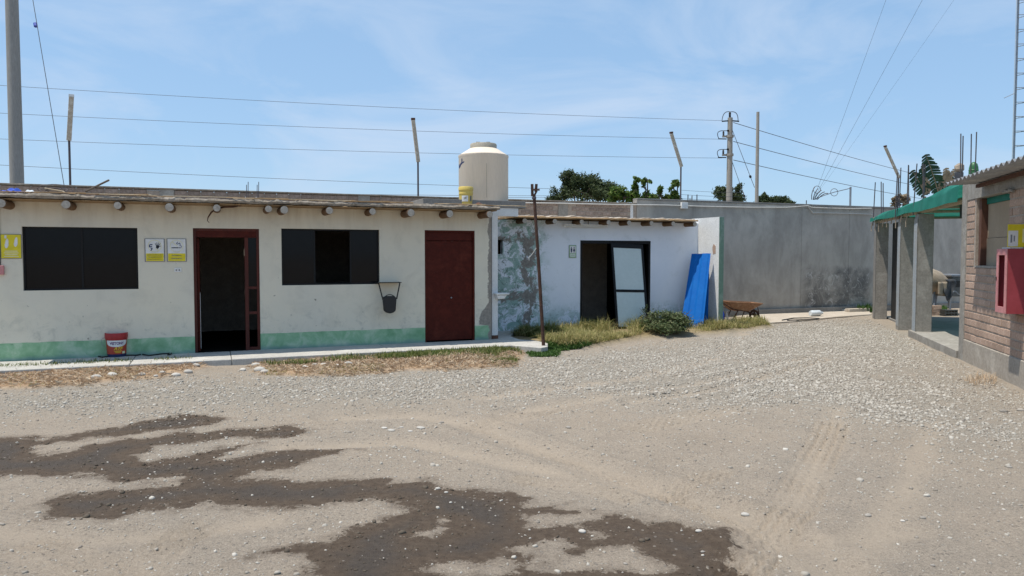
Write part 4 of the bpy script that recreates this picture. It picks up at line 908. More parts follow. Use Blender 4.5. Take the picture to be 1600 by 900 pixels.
cnt = 0; cols = [(FP.at(p, 330)[0], FP.at(p, 330)[0]+.27) for p in (872.5, 560, 250)]
def brick_rows(x0, x1, zs, cols, parent, mesh, yc, mod=.257, jit=.004):
    for r, zc in enumerate(zs):
        x = x0 - (mod/2 if r % 2 else 0)
        while x < x1:
            c = x+.12
            if x > x0-.05 and x+.24 < x1 and not any(x+.235 > a and x+.005 < b for a, b in cols):
                copy_as(mesh, 'brick', parent, (c+random.uniform(-jit,jit), yc+random.uniform(-jit,jit), zc+random.uniform(-.002,.002)), (random.uniform(-.01,.01), 0, random.uniform(-.012,.012)))
            x += mod
xs0 = FP.at(800, 330)[0]
brick_rows(xs0, xj-.09, [ZB-.05-.108*k for k in range(5)], cols, pwl, bm_, .078)
brick_rows(FP.at(0, 300)[0], xs0, [ZB-.05, ZB-.158], cols, pwl, bm_, .078)
# cable along the wall top
zc_ = ZG
cp = []
for px, py in ((800,316.5),(870,317.5),(960,319.5),(1040,320.5),(1100,322.5),(1170,324),(1230,324),(1262,321.5),(1268,324),(1290,325),(1330,326),(1362,325.5)):
    x, z = FP.at(px, py, -.06); cp.append(FP.w(x, -.06, z))
MB().tube(cp, .017, 6).build('wall_cable', M['wirepale'], None, smooth=True, label='upper pale cable sagging along the top of the boundary wall', cat='cable')
cp = []
for px, py in ((1262,322),(1266,327),(1270,332.5),(1300,333),(1340,334),(1363,335)):
    x, z = FP.at(px, py, -.05); cp.append(FP.w(x, -.05, z))
MB().tube(cp, .015, 6).build('wall_cable', M['wirepale'], None, smooth=True, label='lower pale cable on the grey wall left of the green netting', cat='cable')
x, z = FP.at(1068, 321, -.04); MB().box(-.1, .1, -.05, .03, -.09, .08).build('junction_box', M['offwhite'], None, bevel=.005, label='small white box on top of the grey wall below a lamp rod', cat='box').location = FP.w(x, -.06, z)
bpy.data.objects['junction_box'].rotation_euler[2] = FP.a
# lamp rods on the wall
for k, (px, yb_, ym, tx, ty, lb) in enumerate(((108, 290, 216, 112, 152, 'leftmost lamp rod beside the tall concrete pole'), (653, 305, 250, 645, 188, 'lamp rod left of the water tank'), (1064, 316, 258, 1048, 209, 'lamp rod leaning left above the light green shrubs'), (1404, 300, 276, 1382, 230, 'rightmost lamp rod leaning over the green netting'))):
    yy = .1; x, zt = FP.at(px, ym, yy); zb = (ZB if px < 995 else ZG)+.03
    o = empty('lamp_rod', FP.w(x, yy, zb), FP.a, 'thin rod carrying a pale weathered batten, '+lb, 'lamp', 'lamp rods on the boundary wall')
    xt, ztt = FP.at(tx, ty, yy)
    MB().tube([(0,0,-.05), (0,0,zt-zb+.06)], .022, 7).build('rod', M['rebar'], o)
    MB().bar((0,-.03,zt-zb-.05), (xt-x,-.03,ztt-zb), .085, .05, up=(0,1,0)).build('batten', M['tubewood'], o, bevel=.006)
    MB().bar((xt-x,-.031,ztt-zb+.001), ((xt-x)*1.02,-.031,ztt-zb+.05), .09, .055, up=(0,1,0)).build('end_cap', M['timber'] if k != 0 else M['white'], o)
# thin barbed fence rods on the wall
for k, (px, top) in enumerate(((1075,304),(1089,304),(1260,313),(1329,292))):
    x, zt = FP.at(px, top, .1); MB().tube([(0,0,-.05),(0,0,zt-ZG)], .014 if k < 3 else .03, 6).build('steel_post', M['rebar'] if k < 3 else M['galv'], None, label=['thin post on the grey wall just right of a lamp rod','thin post on the grey wall, second right of a lamp rod','short stub post on the wall by the guy wire anchor','thicker grey post on the wall right of the guy wires'][k], cat='post', group='posts on the boundary wall').location = FP.w(x, .1, ZG)
for zz, nm in ((.32,'topmost'),(.2,'middle'),(.09,'lowest')):
    a = FP.w(FP.at(1066, 300)[0], .1, ZG+zz); b_ = FP.w(FP.at(1160, 300)[0], .1, ZG+zz)
    MB().tube(sagline(a, b_, .02, 8), .004, 4).build('fence_wire', M['wire'], None, label='%s of the thin fence wires above the grey wall' % nm, cat='wire', group='fence wires')

# ================================================================== poles and wires
def cpole(px, ptop, Y, r0, r1, label, m, zmax=None):
    tp_ = atY(px, ptop, Y) if zmax is None else Vector(((px-800)/F*Y*1.0, Y, zmax)); x = atY(px, 300, Y).x
    o = empty('concrete_pole', (x, Y, 0), 0, label, 'pole'); MB().tube([(0,0,-.3), (0,0,tp_.z)], [r0, r1], 20).build('shaft', m, o, smooth=True); return o, tp_.z
cpole(27, 0, 19, .17, .135, 'thick grey concrete pole rising out of view above the office roof', M['pole'], 11.5)
PY_ = 40.0
pp, pz_ = cpole(1139.5, 184, PY_, .20, .13, 'concrete power pole carrying stubby arms and black insulators', M['pole_far'])
cpole(1182.5, 175, 38.0, .11, .075, 'plain slim concrete pole beside the power pole', M['pole_far'])
def lz(py): return atY(1139, py, PY_).z
for py in (213, 242):
    z = lz(py); MB().lathe([(.2,-.06),(.2,.06)], 14, c=(0,0,z)).build('collar', M['pole_far'], pp); MB().bar((-.1,0,z), (-.42,-.1,z-.03), .1, .09).build('arm', M['pole_far'], pp)
    MB().lathe([(.03,0),(.06,.05),(.04,.08),(.06,.12),(.04,.15),(.055,.2),(.02,.26)], 8, c=(-.38,-.1,z)).build('insulator', M['black_metal'], pp)
    MB().tube(bez((-.62,-.1,z-.14),(-.85,-.1,z+.3),(-.38,-.1,z+.28))+[Vector((-.15,-.1,z+.28))], .02, 5).build('jumper_wire', M['wire'], pp); MB().bar((-.65,-.1,z-.15),(-.2,-.05,z-.15),.05,.05).build('strain_insulator', M['black_metal'], pp)
    MB().lathe([(.05,-.04),(.06,.04)], 8, c=(-.14,-.1,z+.28)).build('insulator', M['black_metal'], pp)
z = pz_; MB().lathe([(.03,0),(.07,.06),(.05,.1),(.07,.15),(.05,.19),(.07,.24),(.02,.32)], 8, c=(-.02,0,z)).build('insulator', M['black_metal'], pp)
MB().tube(bez((-.45,-.05,z-.15),(-.4,-.05,z+.4),(.0,0,z+.31))+bez((.0,0,z+.31),(.45,0,z+.4),(.42,0,z-.2)), .02, 5).build('jumper_wire', M['wire'], pp)
for s_ in (-1, 1): MB().bar((s_*.12,-.04,z-.17),(s_*.46,-.06,z-.2),.06,.06).build('strain_insulator', M['black_metal'], pp)
for py0, py1, nm in ((126,188.5,'topmost'),(169.5,217.5,'second highest'),(210,247,'third highest')):
    e = atY(1128, py1, PY_-.1); hgt = e.z-CAMZ; Y0 = hgt*F/(400-py0)
    s_ = atY(0, py0, Y0*1.0); s_ = s_ + (s_-e)*.35
    MB().tube(sagline(s_, e, .25, 20), .008, 4).build('power_line', M['wire'], None, label='%s of the power lines running left from the power pole' % nm, cat='wire', group='power lines left of the pole')
for py0, py1, nm in ((191.5,262,'topmost'),(221,281,'middle'),(250,301,'lowest')):
    a = atY(1146, py0, PY_); b_ = atY(1400, py1, 62); b_ = b_+(b_-a)*.5
    MB().tube(sagline(a, b_, .15, 16), .018, 4).build('power_line', M['wire'], None, label='%s of the power lines falling right from the power pole' % nm, cat='wire', group='power lines right of the pole')
for p0_, p1_, Yw, nm in (((-60,254.5),(900,296),33,'thin service wire below the power lines'), ((-60,289),(860,306),30,'lowest thin wire just above the office roof'), ((-60,291),(860,309),29,'thin wire doubled under the lowest wire over the office roof')):
    a = atY(*p0_, Yw); b_ = atY(*p1_, Yw+7); MB().tube(sagline(a, b_, .1, 16), .009, 4).build('service_wire', M['wire'], None, label=nm, cat='wire')
for a, b_, nm in (((1141,195),(1179,293),'long guy wire sloping from the power pole top to the plain pole'), ((1143,250),(1167,318),'short guy wire sloping down from the power pole')):
    g = empty('guy_wire', atY(*a, PY_), 0, nm, 'wire'); d_v = atY(*b_, PY_-1)-atY(*a, PY_); MB().tube([(0,0,0), d_v], .015, 4).build('wire', M['wire'], g)
    q = d_v*.83; MB().tube([q*.98, q*1.02], .06, 6).build('insulator', M['black_metal'], g)
g = empty('guy_wire', atY(48, -20, 19), 0, 'guy wire with a dark insulator beside the thick concrete pole', 'wire'); d_v = atY(100, 289, 17)-atY(48, -20, 19)
MB().tube([(0,0,0), d_v], .008, 4).build('wire', M['wire'], g); q = atY(55.5, 39, 18.9)-atY(48,-20,19); dn = d_v.normalized(); MB().tube([q-dn*.05, q+dn*.05], .045, 8).build('insulator', M['bluecloth'], g)
# lattice mast
Yt = 18.5; xt_ = atY(1594, 200, Yt).x
mast = empty('lattice_mast', (xt_, Yt, 0), 0, 'tall thin steel lattice mast at the right edge behind the brick building', 'mast')
legs = [Vector((-.16,-.02,0)), Vector((.15,-.05,0)), Vector((.02,.22,0))]
for l in legs: MB().tube([l, l+Vector((0,0,20))], .017, 6).build('leg', M['galv'], mast)
rn = MB(); bc = MB()
for k in range(56):
    z = .2+.355*k
    r = MB()
    for i in range(3): r.tube([legs[i]+Vector((0,0,z)), legs[(i+1) % 3]+Vector((0,0,z))], .009, 4)
    r.build('rung', M['galv'], mast)
MB().tube([(-.16,-.02,5.75),(-.45,-.05,5.62)], .008, 4).build('antenna_stub', M['galv'], mast); MB().tube([(-.21,-.05,2),(-.23,-.05,19)], .006, 4).build('lead_cable', M['wirepale'], mast)
anc = FP.w(FP.at(1271, 312, .1)[0], .1, FP.at(1271, 312, .1)[1])
for k, (a, b_) in enumerate((((1380,0),(1272,306)), ((1440,0),(1277,306)), ((1462,40),(1352,198)))):
    sl_ = (a[1]-b_[1])/(a[0]-b_[0]); yt_ = a[1]+sl_*(1590-a[0]); top = Vector((xt_-.1, Yt, CAMZ+(400-yt_)*Yt/F*1.0)); top.z = min(top.z, 19.8)
    MB().tube(sagline(anc+Vector((.02*k,0,.04*k)), top, .05, 6), .0035 if k < 2 else .002, 4).build('mast_guy', M['wire'], None, label=['steepest mast guy rising from the wall top','middle and darkest mast guy rising from the wall top','faintest mast guy, lowest of the three at the mast'][k], cat='wire', group='mast guys')
b = MB()
for k in range(5): b.tube(bez(anc+Vector((-.05+.04*k,0,0)), anc+Vector((.1*k-.1,-.05,.22)), anc+Vector((.02+.1*k,-.04,.38-.05*k)), 8), .012, 4)
for cx_, cz_ in ((.62,.22),(.1,.3)): b.tube([anc+Vector((cx_+.11*math.cos(a), 0, cz_+.11*math.sin(a))) for a in [2*math.pi*i/14 for i in range(15)]], .008, 4)
b.tube([anc, anc+Vector((.3,0,.12)), anc+Vector((.6,0,.22)), anc+Vector((1.1,0,.34))], .01, 4)
b.build('guy_anchor', M['rebar'], None, label='tangled dark wire ends of the guy anchor on the wall top', cat='anchor')

# ================================================================== brick building on the right
rb_ = fempty('brick_building', FR, 'half finished brick building with corrugated roof at the right edge', 'building')
xp = FR.at(1499, 545)[0]; ZR = FR.at(1545, 290, 0)[1]; ZT = FR.at(1502, 292, 0)[1]; ZBm = ZT-.26; ZF = .36; x_e = -2.6
win = (FR.at(1576, 360)[0], FR.at(1524, 360)[0], FR.at(1550, 419)[1], ZBm)
core = wallmesh(x_e, xp-.25, -.1, ZBm-.002, -.181, -.008, [win]); core.build('mortar_core', M['mortar'], rb_)
MB().box(x_e-.003, xp-.252, -.186, .012, -.15, ZF).build('foundation', M['plinth'], rb_, bevel=.012)
MB().box(xp-.25, xp, -.24, .016, -.1, ZT+.02).build('corner_column', M['concrete'], rb_, bevel=.01)
MB().box(x_e, xp-.251, -.2, .008, ZBm, ZT).build('ring_beam', M['concrete'], rb_, bevel=.008)
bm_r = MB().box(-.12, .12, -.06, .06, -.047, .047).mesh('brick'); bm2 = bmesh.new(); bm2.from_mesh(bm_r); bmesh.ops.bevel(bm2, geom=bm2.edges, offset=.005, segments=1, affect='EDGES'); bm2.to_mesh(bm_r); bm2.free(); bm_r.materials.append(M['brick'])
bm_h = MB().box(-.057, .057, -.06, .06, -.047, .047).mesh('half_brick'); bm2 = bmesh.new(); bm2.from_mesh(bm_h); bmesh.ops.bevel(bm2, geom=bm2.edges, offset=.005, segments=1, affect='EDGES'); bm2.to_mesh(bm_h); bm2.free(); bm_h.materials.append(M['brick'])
ncr = int((ZBm-ZF)/.113); mod = (ZBm-ZF)/ncr; x_lo = x_e+.02
for r in range(ncr):
    zc = ZF + mod*(r+.5); segs = [(x_lo, xp-.252)]
    if zc+.04 > win[2]: segs = [(x_lo, win[0]), (win[1], xp-.252)]
    for a, b_ in segs:
        x = b_-.005
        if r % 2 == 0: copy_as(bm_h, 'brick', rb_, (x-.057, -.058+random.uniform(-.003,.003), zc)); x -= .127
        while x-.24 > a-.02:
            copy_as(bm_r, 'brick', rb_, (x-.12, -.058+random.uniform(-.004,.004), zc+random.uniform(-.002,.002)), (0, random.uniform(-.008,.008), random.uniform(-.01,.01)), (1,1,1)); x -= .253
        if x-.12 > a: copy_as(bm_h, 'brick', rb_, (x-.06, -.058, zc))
x0, x1, z0, z1 = win
wf = MB().box(x1-.14, x1-.03, -.15, -.04, z0, z1-.01).build('window_jamb', M['timber'], rb_, bevel=.006)
MB().box(x0+.001, x1-.001, -.17, .006, z0-.001, z0+.03).build('window_sill', M['concrete'], rb_)
zs_ = z0+(z1-z0)*.42
MB().box(x0+.002, x1-.145, -.135, -.12, z0+.031, zs_-.003).build('board', M['board'], rb_); MB().box(x0+.002, x1-.145, -.145, -.13, zs_+.003, z1-.1).build('board', M['board'], rb_)
MB().box(x0+.002, x1-.141, -.14, -.11, z1-.098, z1-.004).build('green_strip', M['net'], rb_)
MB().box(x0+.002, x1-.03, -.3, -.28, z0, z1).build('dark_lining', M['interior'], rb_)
MB().box(x_e, xp, -3.8, -3.65, -.1, ZBm).build('rear_wall', M['mortar'], rb_); MB().box(xp-.16, xp-.01, -3.64, -.245, -.1, ZBm).build('end_wall', M['mortar'], rb_); MB().box(x_e, x_e+.14, -3.64, -.182, -.1, ZT).build('end_wall', M['mortar'], rb_)
tx, tz = FR.at(1476, 288, .52)
b = MB(); xs_a, xs_b = x_e-.3, tx
def cor(s, t):
    x = xs_a+(xs_b-xs_a)*s; y = .52-t*4.5; return (x, y, tz+.035*t*4.4 + .022*math.sin(2*math.pi*x/.19)*1.0)
b.grid(cor, int((xs_b-xs_a)/.19*10), 6); b.build('corrugated_roof', M['zinc'], rb_, smooth=True, solid=.004)
MB().bar((x_e, .1, tz-.05), (xs_b-.1, .1, tz-.05), .05, .05).build('purlin', M['timber'], rb_)
b = MB(); q = (win[0]-.05, .03, ZBm-.02)
for k in range(4): b.tube([(win[0]-.25+.08*k, .03, ZBm-.03+.02*(k % 2)), (win[0]-.15+.08*k, .05, ZBm+.01-.02*(k % 2))], .02, 6)
b.build('mortar_lumps', M['concrete'], rb_)
# fire cabinet
cx1 = FR.at(1558, 440, .22)[0]; cx0 = FR.at(1574, 440, .22)[0]; cz0 = FR.at(1566, 489, .22)[1]; cz1 = FR.at(1566, 389, .22)[1]
fc = empty('fire_cabinet', FR.w((cx0+cx1)/2, .0, cz0), FR.a, 'faded red extinguisher cabinet with an open front mounted on the brick wall', 'cabinet'); hw = (cx1-cx0)/2; H = cz1-cz0
b = MB(); b.box(-hw, -hw+.008, .012, .22, 0, H); b.box(hw-.008, hw, .012, .22, 0, H); b.box(-hw+.009, hw-.009, .012, .22, H-.008, H); b.box(-hw+.009, hw-.009, .012, .22, 0, .008); b.box(-hw+.009, hw-.009, .012, .02, .009, H-.009)
b.build('case', M['red'], fc)
b = MB(); t = .075; b.box(-hw, -hw+t, .222, .235, 0, H); b.box(hw-t, hw, .222, .235, 0, H); b.box(-hw+t, hw-t, .222, .235, 0, t*1.1); b.box(-hw+t, hw-t, .222, .235, H-t*1.1, H); b.build('front_frame', M['pink'], fc, bevel=.003)
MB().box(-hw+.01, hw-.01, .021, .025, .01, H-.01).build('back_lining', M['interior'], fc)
MB().box(-hw*.9, hw*.6, .05, .2, H+.001, H+.018).build('top_dish', M['offwhite'], fc, bevel=.006)
MB().box(hw-.03, hw-.015, .236, .242, H*.5, H*.56).build('latch', M['black_metal'], fc)
sx_, sz0 = FR.at(1573, 387, .22); sz1 = FR.at(1573, 351, .22)[1]
sg = empty('extinguisher_sign', FR.w(sx_-.005, 0, cz1+.022), FR.a, 'yellow and white board standing above the red cabinet', 'sign')
Hs = sz1-cz1-.02; MB().box(-.006, .006, -.0+.001, .215, 0, Hs).build('yellow_board', M['yellow'], sg)
MB().box(-.0095, -.0065, .10, .21, .01, Hs*.72).build('white_field', M['signwhite'], sg)
MB().box(-.0115, -.0097, .135, .150, Hs*.25, Hs*.5).build('pictogram', M['galv'], sg); MB().box(-.0115, -.0097, .165, .185, Hs*.2, Hs*.55).build('pictogram', M['galv'], sg); MB().box(-.0095, -.0065, .02, .05, Hs*.2, Hs*.8).build('pale_stripe', M['paleyel'], sg)

# ================================================================== open shed with green netting
sh = fempty('shade_shed', FR, 'open shed of rough concrete columns roofed with green netting', 'shed')
cxs = [FR.gl(1364, 497)[0], FR.gl(1402, 512)[0], FR.gl(1429, 519)[0]]
cxs = [FR.at(1363.5, 480)[0]-.3, FR.at(1400, 490)[0]-.3, FR.at(1425, 500)[0]-.3]
ze = 2.78
for i, x in enumerate(cxs):
    b = MB(); b.box(x, x+.3, -.31, -.01, -.15, 2.60); c_ = b.build('column', M['concrete'], sh, bevel=.012)
    MB().box(x-.004, x+.304, -.008, .0, -.1, 2.5).build('board_mark', M['concrete_dk'] if i == 0 else M['concrete'], c_)
if True:
    M['bluegrey'] = mat('blue_stained_concrete', (.31,.36,.40), (.33,.32,.29), 3, .92, .4, 30)
    for i in (1, 2): MB().box(cxs[i]+.003, cxs[i]+.297, .0005, .004, .1, 2.4).build('blue_stain', M['bluegrey'], sh)
xF0 = xp+.012; xF1 = cxs[0]+.55
MB().box(xF0, cxs[2]+.4, -4.4, .05, -.12, .14).build('shed_floor', M['concrete'], sh, bevel=.01)
MB().box(cxs[2]+.41, xF1+.2, -4.4, -.35, -.12, .05).build('shed_floor', M['concrete_dk'], sh)
MB().tube([(xp+.02, -.08, 2.66), (cxs[1], -.08, 2.67), (cxs[0]+.45, -.08, 2.66)], .06, 8).build('front_beam', M['bamboo'], sh)
for x in (cxs[0]+.15, cxs[1]+.15, cxs[2]+.15, (xp+cxs[2])/2): MB().tube([(x, .05, 2.74), (x, -4.2, 2.74)], .035, 8).build('rafter', M['bamboo'], sh)
for k in range(9):
    x = cxs[0]+.4-k*.55; MB().tube([(x, .0, 2.68), (x-.02, .04, 2.62), (x+.05, .05, 2.50+random.uniform(-.1,.05)), (x+.04, .05, 2.42+random.uniform(-.1,.1))], .012, 5).build('hanging_tie', M['dustyrag'], sh)
xa_, xb_ = xp+.03, cxs[0]+.62
def net(s, t):
    x = xa_+(xb_-xa_)*s; zr = 2.80+.14*(1-s)**1.3
    if t < .22:
        u = t/.22; z = zr-.02 - (1-u)*(.30-.20*s) + .014*math.sin(s*17+u*3); y = .08+.02*math.sin(s*31)-.02*u
    else:
        u = (t-.22)/.78; z = zr+.02*math.sin(s*17)*math.exp(-u*6)+.02*math.sin(s*11+u*9)-.06*math.sin(math.pi*u)*(.5+.5*math.sin(s*14)); y = .06-u*4.2
    return (x, y, z)
MB().grid(net, 90, 26).build('netting', M['net'], sh, smooth=True)
def sag(s, t): x = xp+.06+(cxs[2]-xp-.1)*s; return (x+.1, -.9-.9*t, 2.76-.55*math.sin(math.pi*(.15+.7*t))*(.75+.25*s)-.08*t)
MB().grid(sag, 16, 14).build('sagging_netting', M['net'], sh, smooth=True)
MB().box(xp+.03, xp+.15, -.6, -.45, .142, 2.7).build('timber_post', M['timber'], sh, bevel=.006)
MB().box(cxs[1]+.35, cxs[0]-.02, -.44, -.40, -.1, 2.6).build('added_dark_sheet', M['hose'], sh)  # black sheet added so the gap between the columns looks dark
# rebar sticking out of columns
def rebar(pxs, Y, zb, label):
    o = empty('rebar_bundle', (atY(sum(p[0] for p in pxs)/len(pxs), 300, Y).x, Y, zb), 0, label, 'rebar', 'rebar bundles on the column heads')
    for px, pt in pxs:
        t = atY(px, pt, Y); MB().tube([(t.x-o.location.x, random.uniform(-.08,.08), -.02), (t.x-o.location.x, random.uniform(-.05,.05), t.z-zb)], .011 if Y < 20 else .013, 6).build('bar', M['rebar'], o)
    return o
def colp(i): return FR.w(cxs[i]+.15, -.15, 2.6)
rebar([(1366.5,285),(1377,284),(1380.5,286)], colp(0).y+.8, 2.6, 'cluster of rebar above the farthest shed column')
rebar([(1401.5,270),(1404.5,277),(1407.5,262),(1418,258),(1421.5,258)], colp(1).y, 2.6, 'cluster of rebar above the middle shed column')
rebar([(1431,256),(1441.5,256),(1445.5,257)], colp(2).y, 2.6, 'cluster of rebar above the nearest shed column')
rebar([(1501,209),(1506,212),(1518.5,209),(1526.5,206)], 15.2, ZBm-.1, 'four tall rebars rising behind the corrugated roof edge')
# banana plants behind
def banana_leaf(o, base, tip, wid, m, slits, droop, fold=.35):
    base, tip = Vector(base), Vector(tip); mid = (base+tip)/2+Vector((0,0,droop)); pts = bez(base, mid, tip, slits)
    b = MB(); 
    for i in range(slits):
        p, q = pts[i], pts[i+1]; f = i/slits; ww = wid*math.sin(math.pi*min(.97, .12+f*.86))**.6; d = (q-p).normalized(); sd = d.cross(Vector((0,1,.2))).normalized()
        for s_ in (-1, 1):
            dr = Vector((0, random.uniform(-.2,.2), -fold*random.uniform(.6,1.3)))*ww; e = sd*s_*ww+dr
            b.add([p, p.lerp(q, .98), p.lerp(q, .93)+e*.9, p.lerp(q, .55)+e*1.12, p.lerp(q, .03)+e*1.0], [(0,1,2,3,4)])
    lf = b.build('leaf', m, o); MB().tube(pts, [.022*(1-.7*i/slits) for i in range(slits+1)], 5).build('midrib', M['bananadry'], lf)
Yb = 27.0
def bp(px, py, Y=Yb): return atY(px, py, Y)
for lb, root, leaves in (('banana plant with a tall torn dark leaf behind the netting', (1466, 320), [((1466,302),(1446,241),.20,0,16,.15),((1470,300),(1482,268),.12,1,8,.1)]),
                         ('banana plant with leaves leaning left behind the shed rebar', (1444, 320), [((1446,305),(1425,266),.15,0,12,.1),((1450,303),(1440,262),.13,0,10,.08),((1452,302),(1444,276),.1,1,8,.05)]),
                         ('half dried banana plant close to the corrugated roof edge', (1483, 320), [((1483,292),(1478,262),.10,1,8,.1),((1484,290),(1492,264),.09,1,8,.1),((1482,296),(1488,276),.1,0,8,.05)])):
    r = bp(*root); o = empty('banana_plant', (r.x, Yb, .05), 0, lb, 'plant'); st = MB().tube([(0,0,-.1),(0,0,r.z-.05+.3)], [.09,.06], 8).build('stem', M['bananadry'], o)
    for (a, t, wd, dry, sl_, dr) in leaves:
        q0, q1 = bp(*a)-o.location, bp(*t)-o.location; banana_leaf(o, Vector((q0.x*.6, 0, q0.z)), q1, wd*1.6, M['bananadry' if dry else 'banana'], sl_, dr)
o = empty('green_barrel', bp(1521, 275, 27).xy.to_3d()+Vector((0,0,.0)), 0, 'rounded green tub top peeping over the corrugated roof', 'tub'); zt = bp(1521, 253, 27).z
MB().lathe([(.15,0),(.16,zt-.35),(.15,zt-.2),(.12,zt-.08),(.05,zt-.01),(.01,zt)], 18).build('shell', M['greenfibre'], o, smooth=True); MB().lathe([(.157,zt-.32),(.168,zt-.3),(.157,zt-.28)], 18).build('hoop', M['greenfibre'], o, smooth=True)
o = empty('cloth_bundle', bp(1499, 275, 26).xy.to_3d(), 0, 'pale and dark cloth hung over a post behind the corrugated roof', 'cloth'); zt = bp(1499, 256, 26).z
MB().tube([(0,0,0),(0,0,zt)], .03, 6).build('post', M['timber'], o); b = MB(); b.lathe([(.04,zt+.02),(.14,zt-.06),(.16,zt-.2),(.1,zt-.28)], 9); b.v = [(x*random.uniform(.8,1.2), y, z+random.uniform(-.02,.02)) for x, y, z in b.v]; b.build('pale_cloth', M['dustyrag'], o)
b = MB(); b.lathe([(.08,zt-.26),(.14,zt-.33),(.12,zt-.6),(.05,zt-.66)], 9); b.v = [(x*random.uniform(.8,1.2), y, z+random.uniform(-.02,.02)) for x, y, z in b.v]; b.build('dark_cloth', M['wire'], o)

# ================================================================== machine seen through the shed
mp0 = FR  # the mixer stands in the sun beyond the shed
q = atY(1470, 478, 21.6); gz_ = 0
mm = empty('concrete_mixer', (q.x, 21.6, 0), R_(10), 'dusty grey mixer draped with sacking seen through the shed', 'mixer')
MB().lathe([(.10,-.30),(.30,-.26),(.33,.0),(.25,.28),(.19,.34)], 20).build('drum', M['dustyrag'], mm, smooth=True).matrix_local = Matrix.Translation((-.28,0,1.0)) @ Matrix.Rotation(R_(-55), 4, 'Y')
MB().prism([(.0,.55),(.55,.55),(.55,1.12),(.10,1.12)], -.3, .3, 'y').build('engine_housing', M['grey_paint'], mm, bevel=.02)
MB().box(.06, .57, -.32, .32, 1.121, 1.19).build('housing_lid', M['galv'], mm, bevel=.015)
MB().box(.14, .5, -.306, -.301, .82, 1.0).build('vent_panel', M['hose'], mm)
for y in (-.28, .28): MB().tube(bez((.05,y,0),(.05,y,.95),(.3,y,.62))+bez((.3,y,.62),(.5,y,.6),(.58,y,0)), .028, 7).build('leg', M['galv'], mm, smooth=True)
MB().tube([(-.4,-.2,0),(-.3,-.1,.75)], .03, 7).build('leg', M['galv'], mm); MB().tube([(-.4,.2,0),(-.3,.1,.75)], .03, 7).build('leg', M['galv'], mm)
b = MB(); b.grid(lambda s, t: (-.18+.30*s+.05*math.sin(t*5), -.36-.03*math.sin(s*9), 1.05-.62*t*(.6+.4*math.sin(math.pi*s))), 10, 8); b.build('hanging_sack', M['wire'], mm, solid=.01, smooth=True)
b = MB(); b.grid(lambda s, t: (-.42+.28*s, -.37-.03*math.sin(s*7), .98-.4*t), 8, 6); b.build('hanging_sack', M['dustyrag'], mm, solid=.01, smooth=True)
# brick pile and hollow block beside it
for k in range(6):
    o = copy_as(bm_r, 'loose_brick', None, (0,0,0)); o.location = (q.x-.62+.26*(k % 2)+.03*(k//2), 21.3, .05+.095*(k//2)+gh(q.x, 21.3)); o.rotation_euler[2] = random.uniform(-.1,.1)
    tag(o, '%s loose brick of the little pile below the mixer drum' % ['bottom left','bottom right','middle left','middle right','top left','top right'][k], 'brick', 'loose bricks by the mixer')
hb_ = atY(1483, 481, 20.4); o = empty('hollow_block', (hb_.x, 20.4, .0+gh(hb_.x, 20.4)+.05), R_(12), 'orange hollow clay block on the ground in front of the mixer', 'block')
b = MB(); b.box(-.2,.2,-.1,.1,0,.025); b.box(-.2,.2,-.1,.1,.075,.1); b.box(-.2,.2,-.1,.1,.15,.175)
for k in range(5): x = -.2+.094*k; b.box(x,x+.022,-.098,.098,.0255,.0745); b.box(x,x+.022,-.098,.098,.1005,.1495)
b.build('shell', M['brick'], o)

# ================================================================== wheelbarrow and litter by the grey wall
p = G(1157, 501); wbx = empty('wheelbarrow', (p.x, p.y, gh(p.x, p.y)), R_(8), 'rusty orange wheelbarrow parked beside the green wall end', 'wheelbarrow')
sc_ = p.y/F
def trp(t, inset, z): L0, L1, Wd = -.46, .46, .33; return [(L0+inset*1.1, -Wd+inset*.7, z), (L1-inset*1.5, -Wd+inset*.7, z), (L1-inset*1.5, Wd-inset*.7, z), (L0+inset*1.1, Wd-inset*.7, z)]
b = MB(); zz = [.52, .50, .36, .28]; ins = [0, .012, .12, .2]; L = []
for i_, z in zip(ins, zz): L += trp(0, i_, z)
L = [(x, y, z-(.05*(x+.46)/.92 if z > .45 else .02*(x+.46))) for x, y, z in L]
fcs = [(i*4+k, i*4+(k+1) % 4, (i+1)*4+(k+1) % 4, (i+1)*4+k) for i in range(3) for k in range(4)]+[(12,13,14,15)]
b.add(L, fcs); b.build('tray', M['rustorange'], wbx, solid=.006, smooth=True)
rim = [Vector(v) for v in L[:4]]+[Vector(L[0])]; MB().tube(rim, .011, 6).build('rim', M['rustorange'], wbx)
for s_ in (-1, 1):
    MB().tube([(.40,s_*.05,.165),(.1,s_*.17,.26),(-.35,s_*.24,.33),(-.62,s_*.27,.50),(-.72,s_*.27,.54)], .016, 7).build('handle', M['galv'] if s_ > 0 else M['rust'], wbx, smooth=True)
    MB().tube([(-.18,s_*.20,.28),(-.30,s_*.24,.0),(-.12,s_*.24,.0),(.02,s_*.18,.26)], .014, 6).build('leg', M['rust'], wbx)
    MB().tube([(.42,s_*.12,.36),(.50,s_*.12,.0),(.40,s_*.05,.15)], .012, 6).build('fork_brace', M['rust'], wbx)
wl = MB(); R1, r1 = .115, .03
for i in range(20):
    a = 2*math.pi*i/20
    for k in range(8): c = 2*math.pi*k/8; wl.v.append((.38+(R1+r1*math.cos(c))*math.cos(a), r1*math.sin(c), .147+(R1+r1*math.cos(c))*math.sin(a)))
wl.f = [(i*8+k, i*8+(k+1) % 8, ((i+1) % 20)*8+(k+1) % 8, ((i+1) % 20)*8+k) for i in range(20) for k in range(8)]
